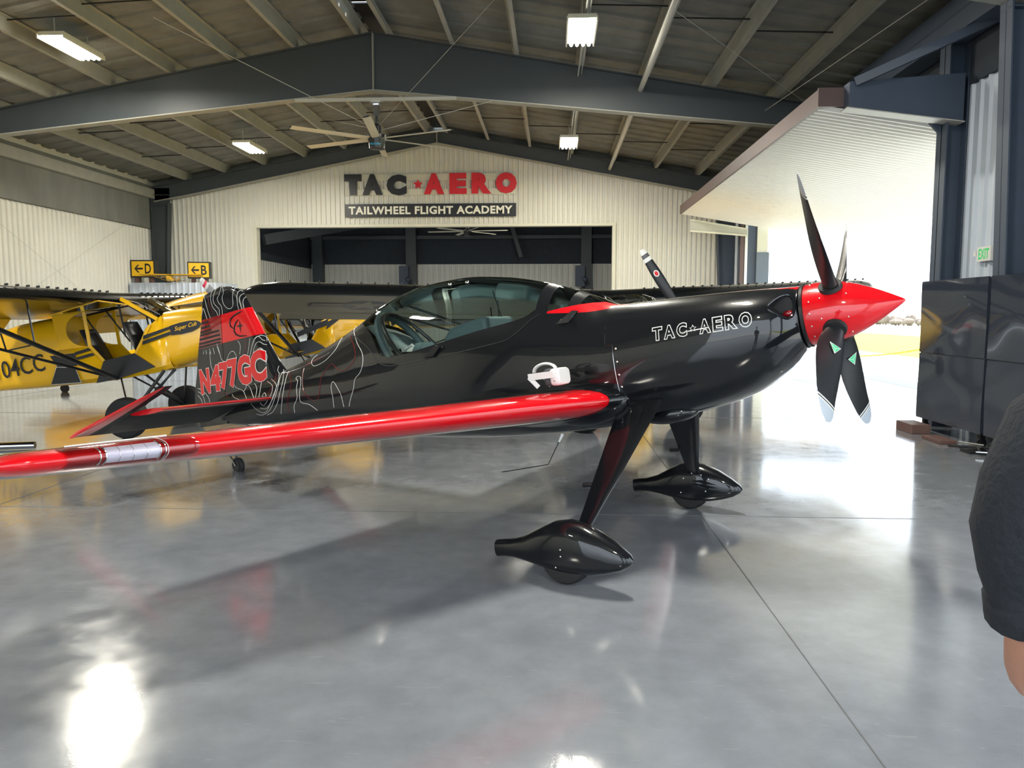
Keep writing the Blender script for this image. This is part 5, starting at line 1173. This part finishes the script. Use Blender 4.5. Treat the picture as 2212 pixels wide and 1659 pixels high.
for s, base in ((-1, 14), (1, 21)):   # fingers
    bx, by, bz = V[base][0]
    for k, (dx, ln) in enumerate(((-.026, .072), (-.009, .082), (.009, .076), (.026, .06))):
        i0 = len(V); sx = bx+dx; V.append(((sx, by+.012, bz-.012), .0095)); V.append(((sx+(-s)*.01, by+ln*.5, bz-.03), .0088)); V.append(((sx+(-s)*.018, by+ln*.75, bz-.06), .0075)); E_ += [(base, i0), (i0, i0+1), (i0+1, i0+2)]
    i0 = len(V); V.append(((bx-s*.045, by+.01, bz-.02), .011)); V.append(((bx-s*.06, by+.04, bz-.045), .009)); E_ += [(base-1, i0), (i0, i0+1)]
body = skin('body', V, E_, M_skin, per)
# face and hair
b = MB().use(M_skin); b.ell((0, .118, 1.835), (.014, .02, .026), 10, 8); b.build('nose', None, body)
for s in (-1, 1):
    b = MB().use(M_skin).ell((s*.083, .01, 1.84), (.012, .022, .033), 10, 8); b.build('ear', None, body)
    b = MB().use(M_white).ell((s*.032, .095, 1.86), (.014, .010, .009), 10, 8); e = b.build('eye', None, body); b = MB().use(M_rod).ell((s*.032, .104, 1.86), (.006, .004, .006), 8, 6); b.build('pupil', None, e) if 0 else None
b = MB().use(M_dred).ell((0, .105, 1.79), (.024, .01, .006), 10, 6); b.build('mouth', None, body)
b = MB().use(M_hair).ell((0, -.012, 1.89), (.092, .108, .085), 24, 16); b.build('hair', None, per)
SV = [((0, 0, .98), (.185, .135)), ((0, 0, 1.2), (.175, .13)), ((0, -.01, 1.45), (.19, .13)), ((0, -.01, 1.575), (.12, .09)), ((-.20, -.01, 1.575), .082), ((.20, -.01, 1.575), .082), ((-.235, -.01, 1.47), .082), ((.235, -.01, 1.47), .082)]
sh = skin('shirt', SV, [(0, 1), (1, 2), (2, 3), (3, 4), (3, 5), (4, 6), (5, 7)], M_shirt, per)
for s in (-1, 1):
    b = MB().use(M_shirt); rs = []
    for x, y, z, r in ((.08, -.01, 1.66, .05), (.16, -.01, 1.65, .075), (.225, -.01, 1.59, .095), (.252, -.01, 1.50, .100), (.262, -.005, 1.43, .098), (.258, .0, 1.37, .088), (.254, .0, 1.335, .080), (.254, .0, 1.330, .083), (.252, .0, 1.30, .081)):
        ring = []
        for k in range(24):
            a = 2*math.pi*k/24; tilt = (1.63-z)/.33; ring.append((s*(x+r*math.cos(a)), y+r*.95*math.sin(a), z+(r*.25*-math.cos(a))*(1) + .004*math.sin(3*a)))
        rs.append(ring)
    b.rings(rs, cap=False); o = b.build('sleeve', None, sh, ang=80); sl = o.modifiers.new('s', 'SOLIDIFY'); sl.thickness = .004
TV = [((0, 0, 1.03), (.175, .125)), ((-.10, 0, .90), .11), ((-.11, .02, .52), .085), ((-.12, -.02, .12), .07), ((.10, 0, .90), .11), ((.11, .02, .52), .085), ((.12, -.02, .12), .07)]
skin('trousers', TV, [(0, 1), (1, 2), (2, 3), (0, 4), (4, 5), (5, 6)], M_jeans, per)
for s in (-1, 1):
    b = MB().use(M_blackm); b.rings([[(s*.12+w*math.cos(2*math.pi*k/16), y, max(.0, h/2+h/2*math.sin(2*math.pi*k/16))) for k in range(16)] for y, w, h in ((-.12, .03, .06), (-.10, .045, .10), (-.02, .05, .12), (.08, .055, .09), (.17, .05, .06), (.20, .03, .04))]); b.build('shoe', None, per)
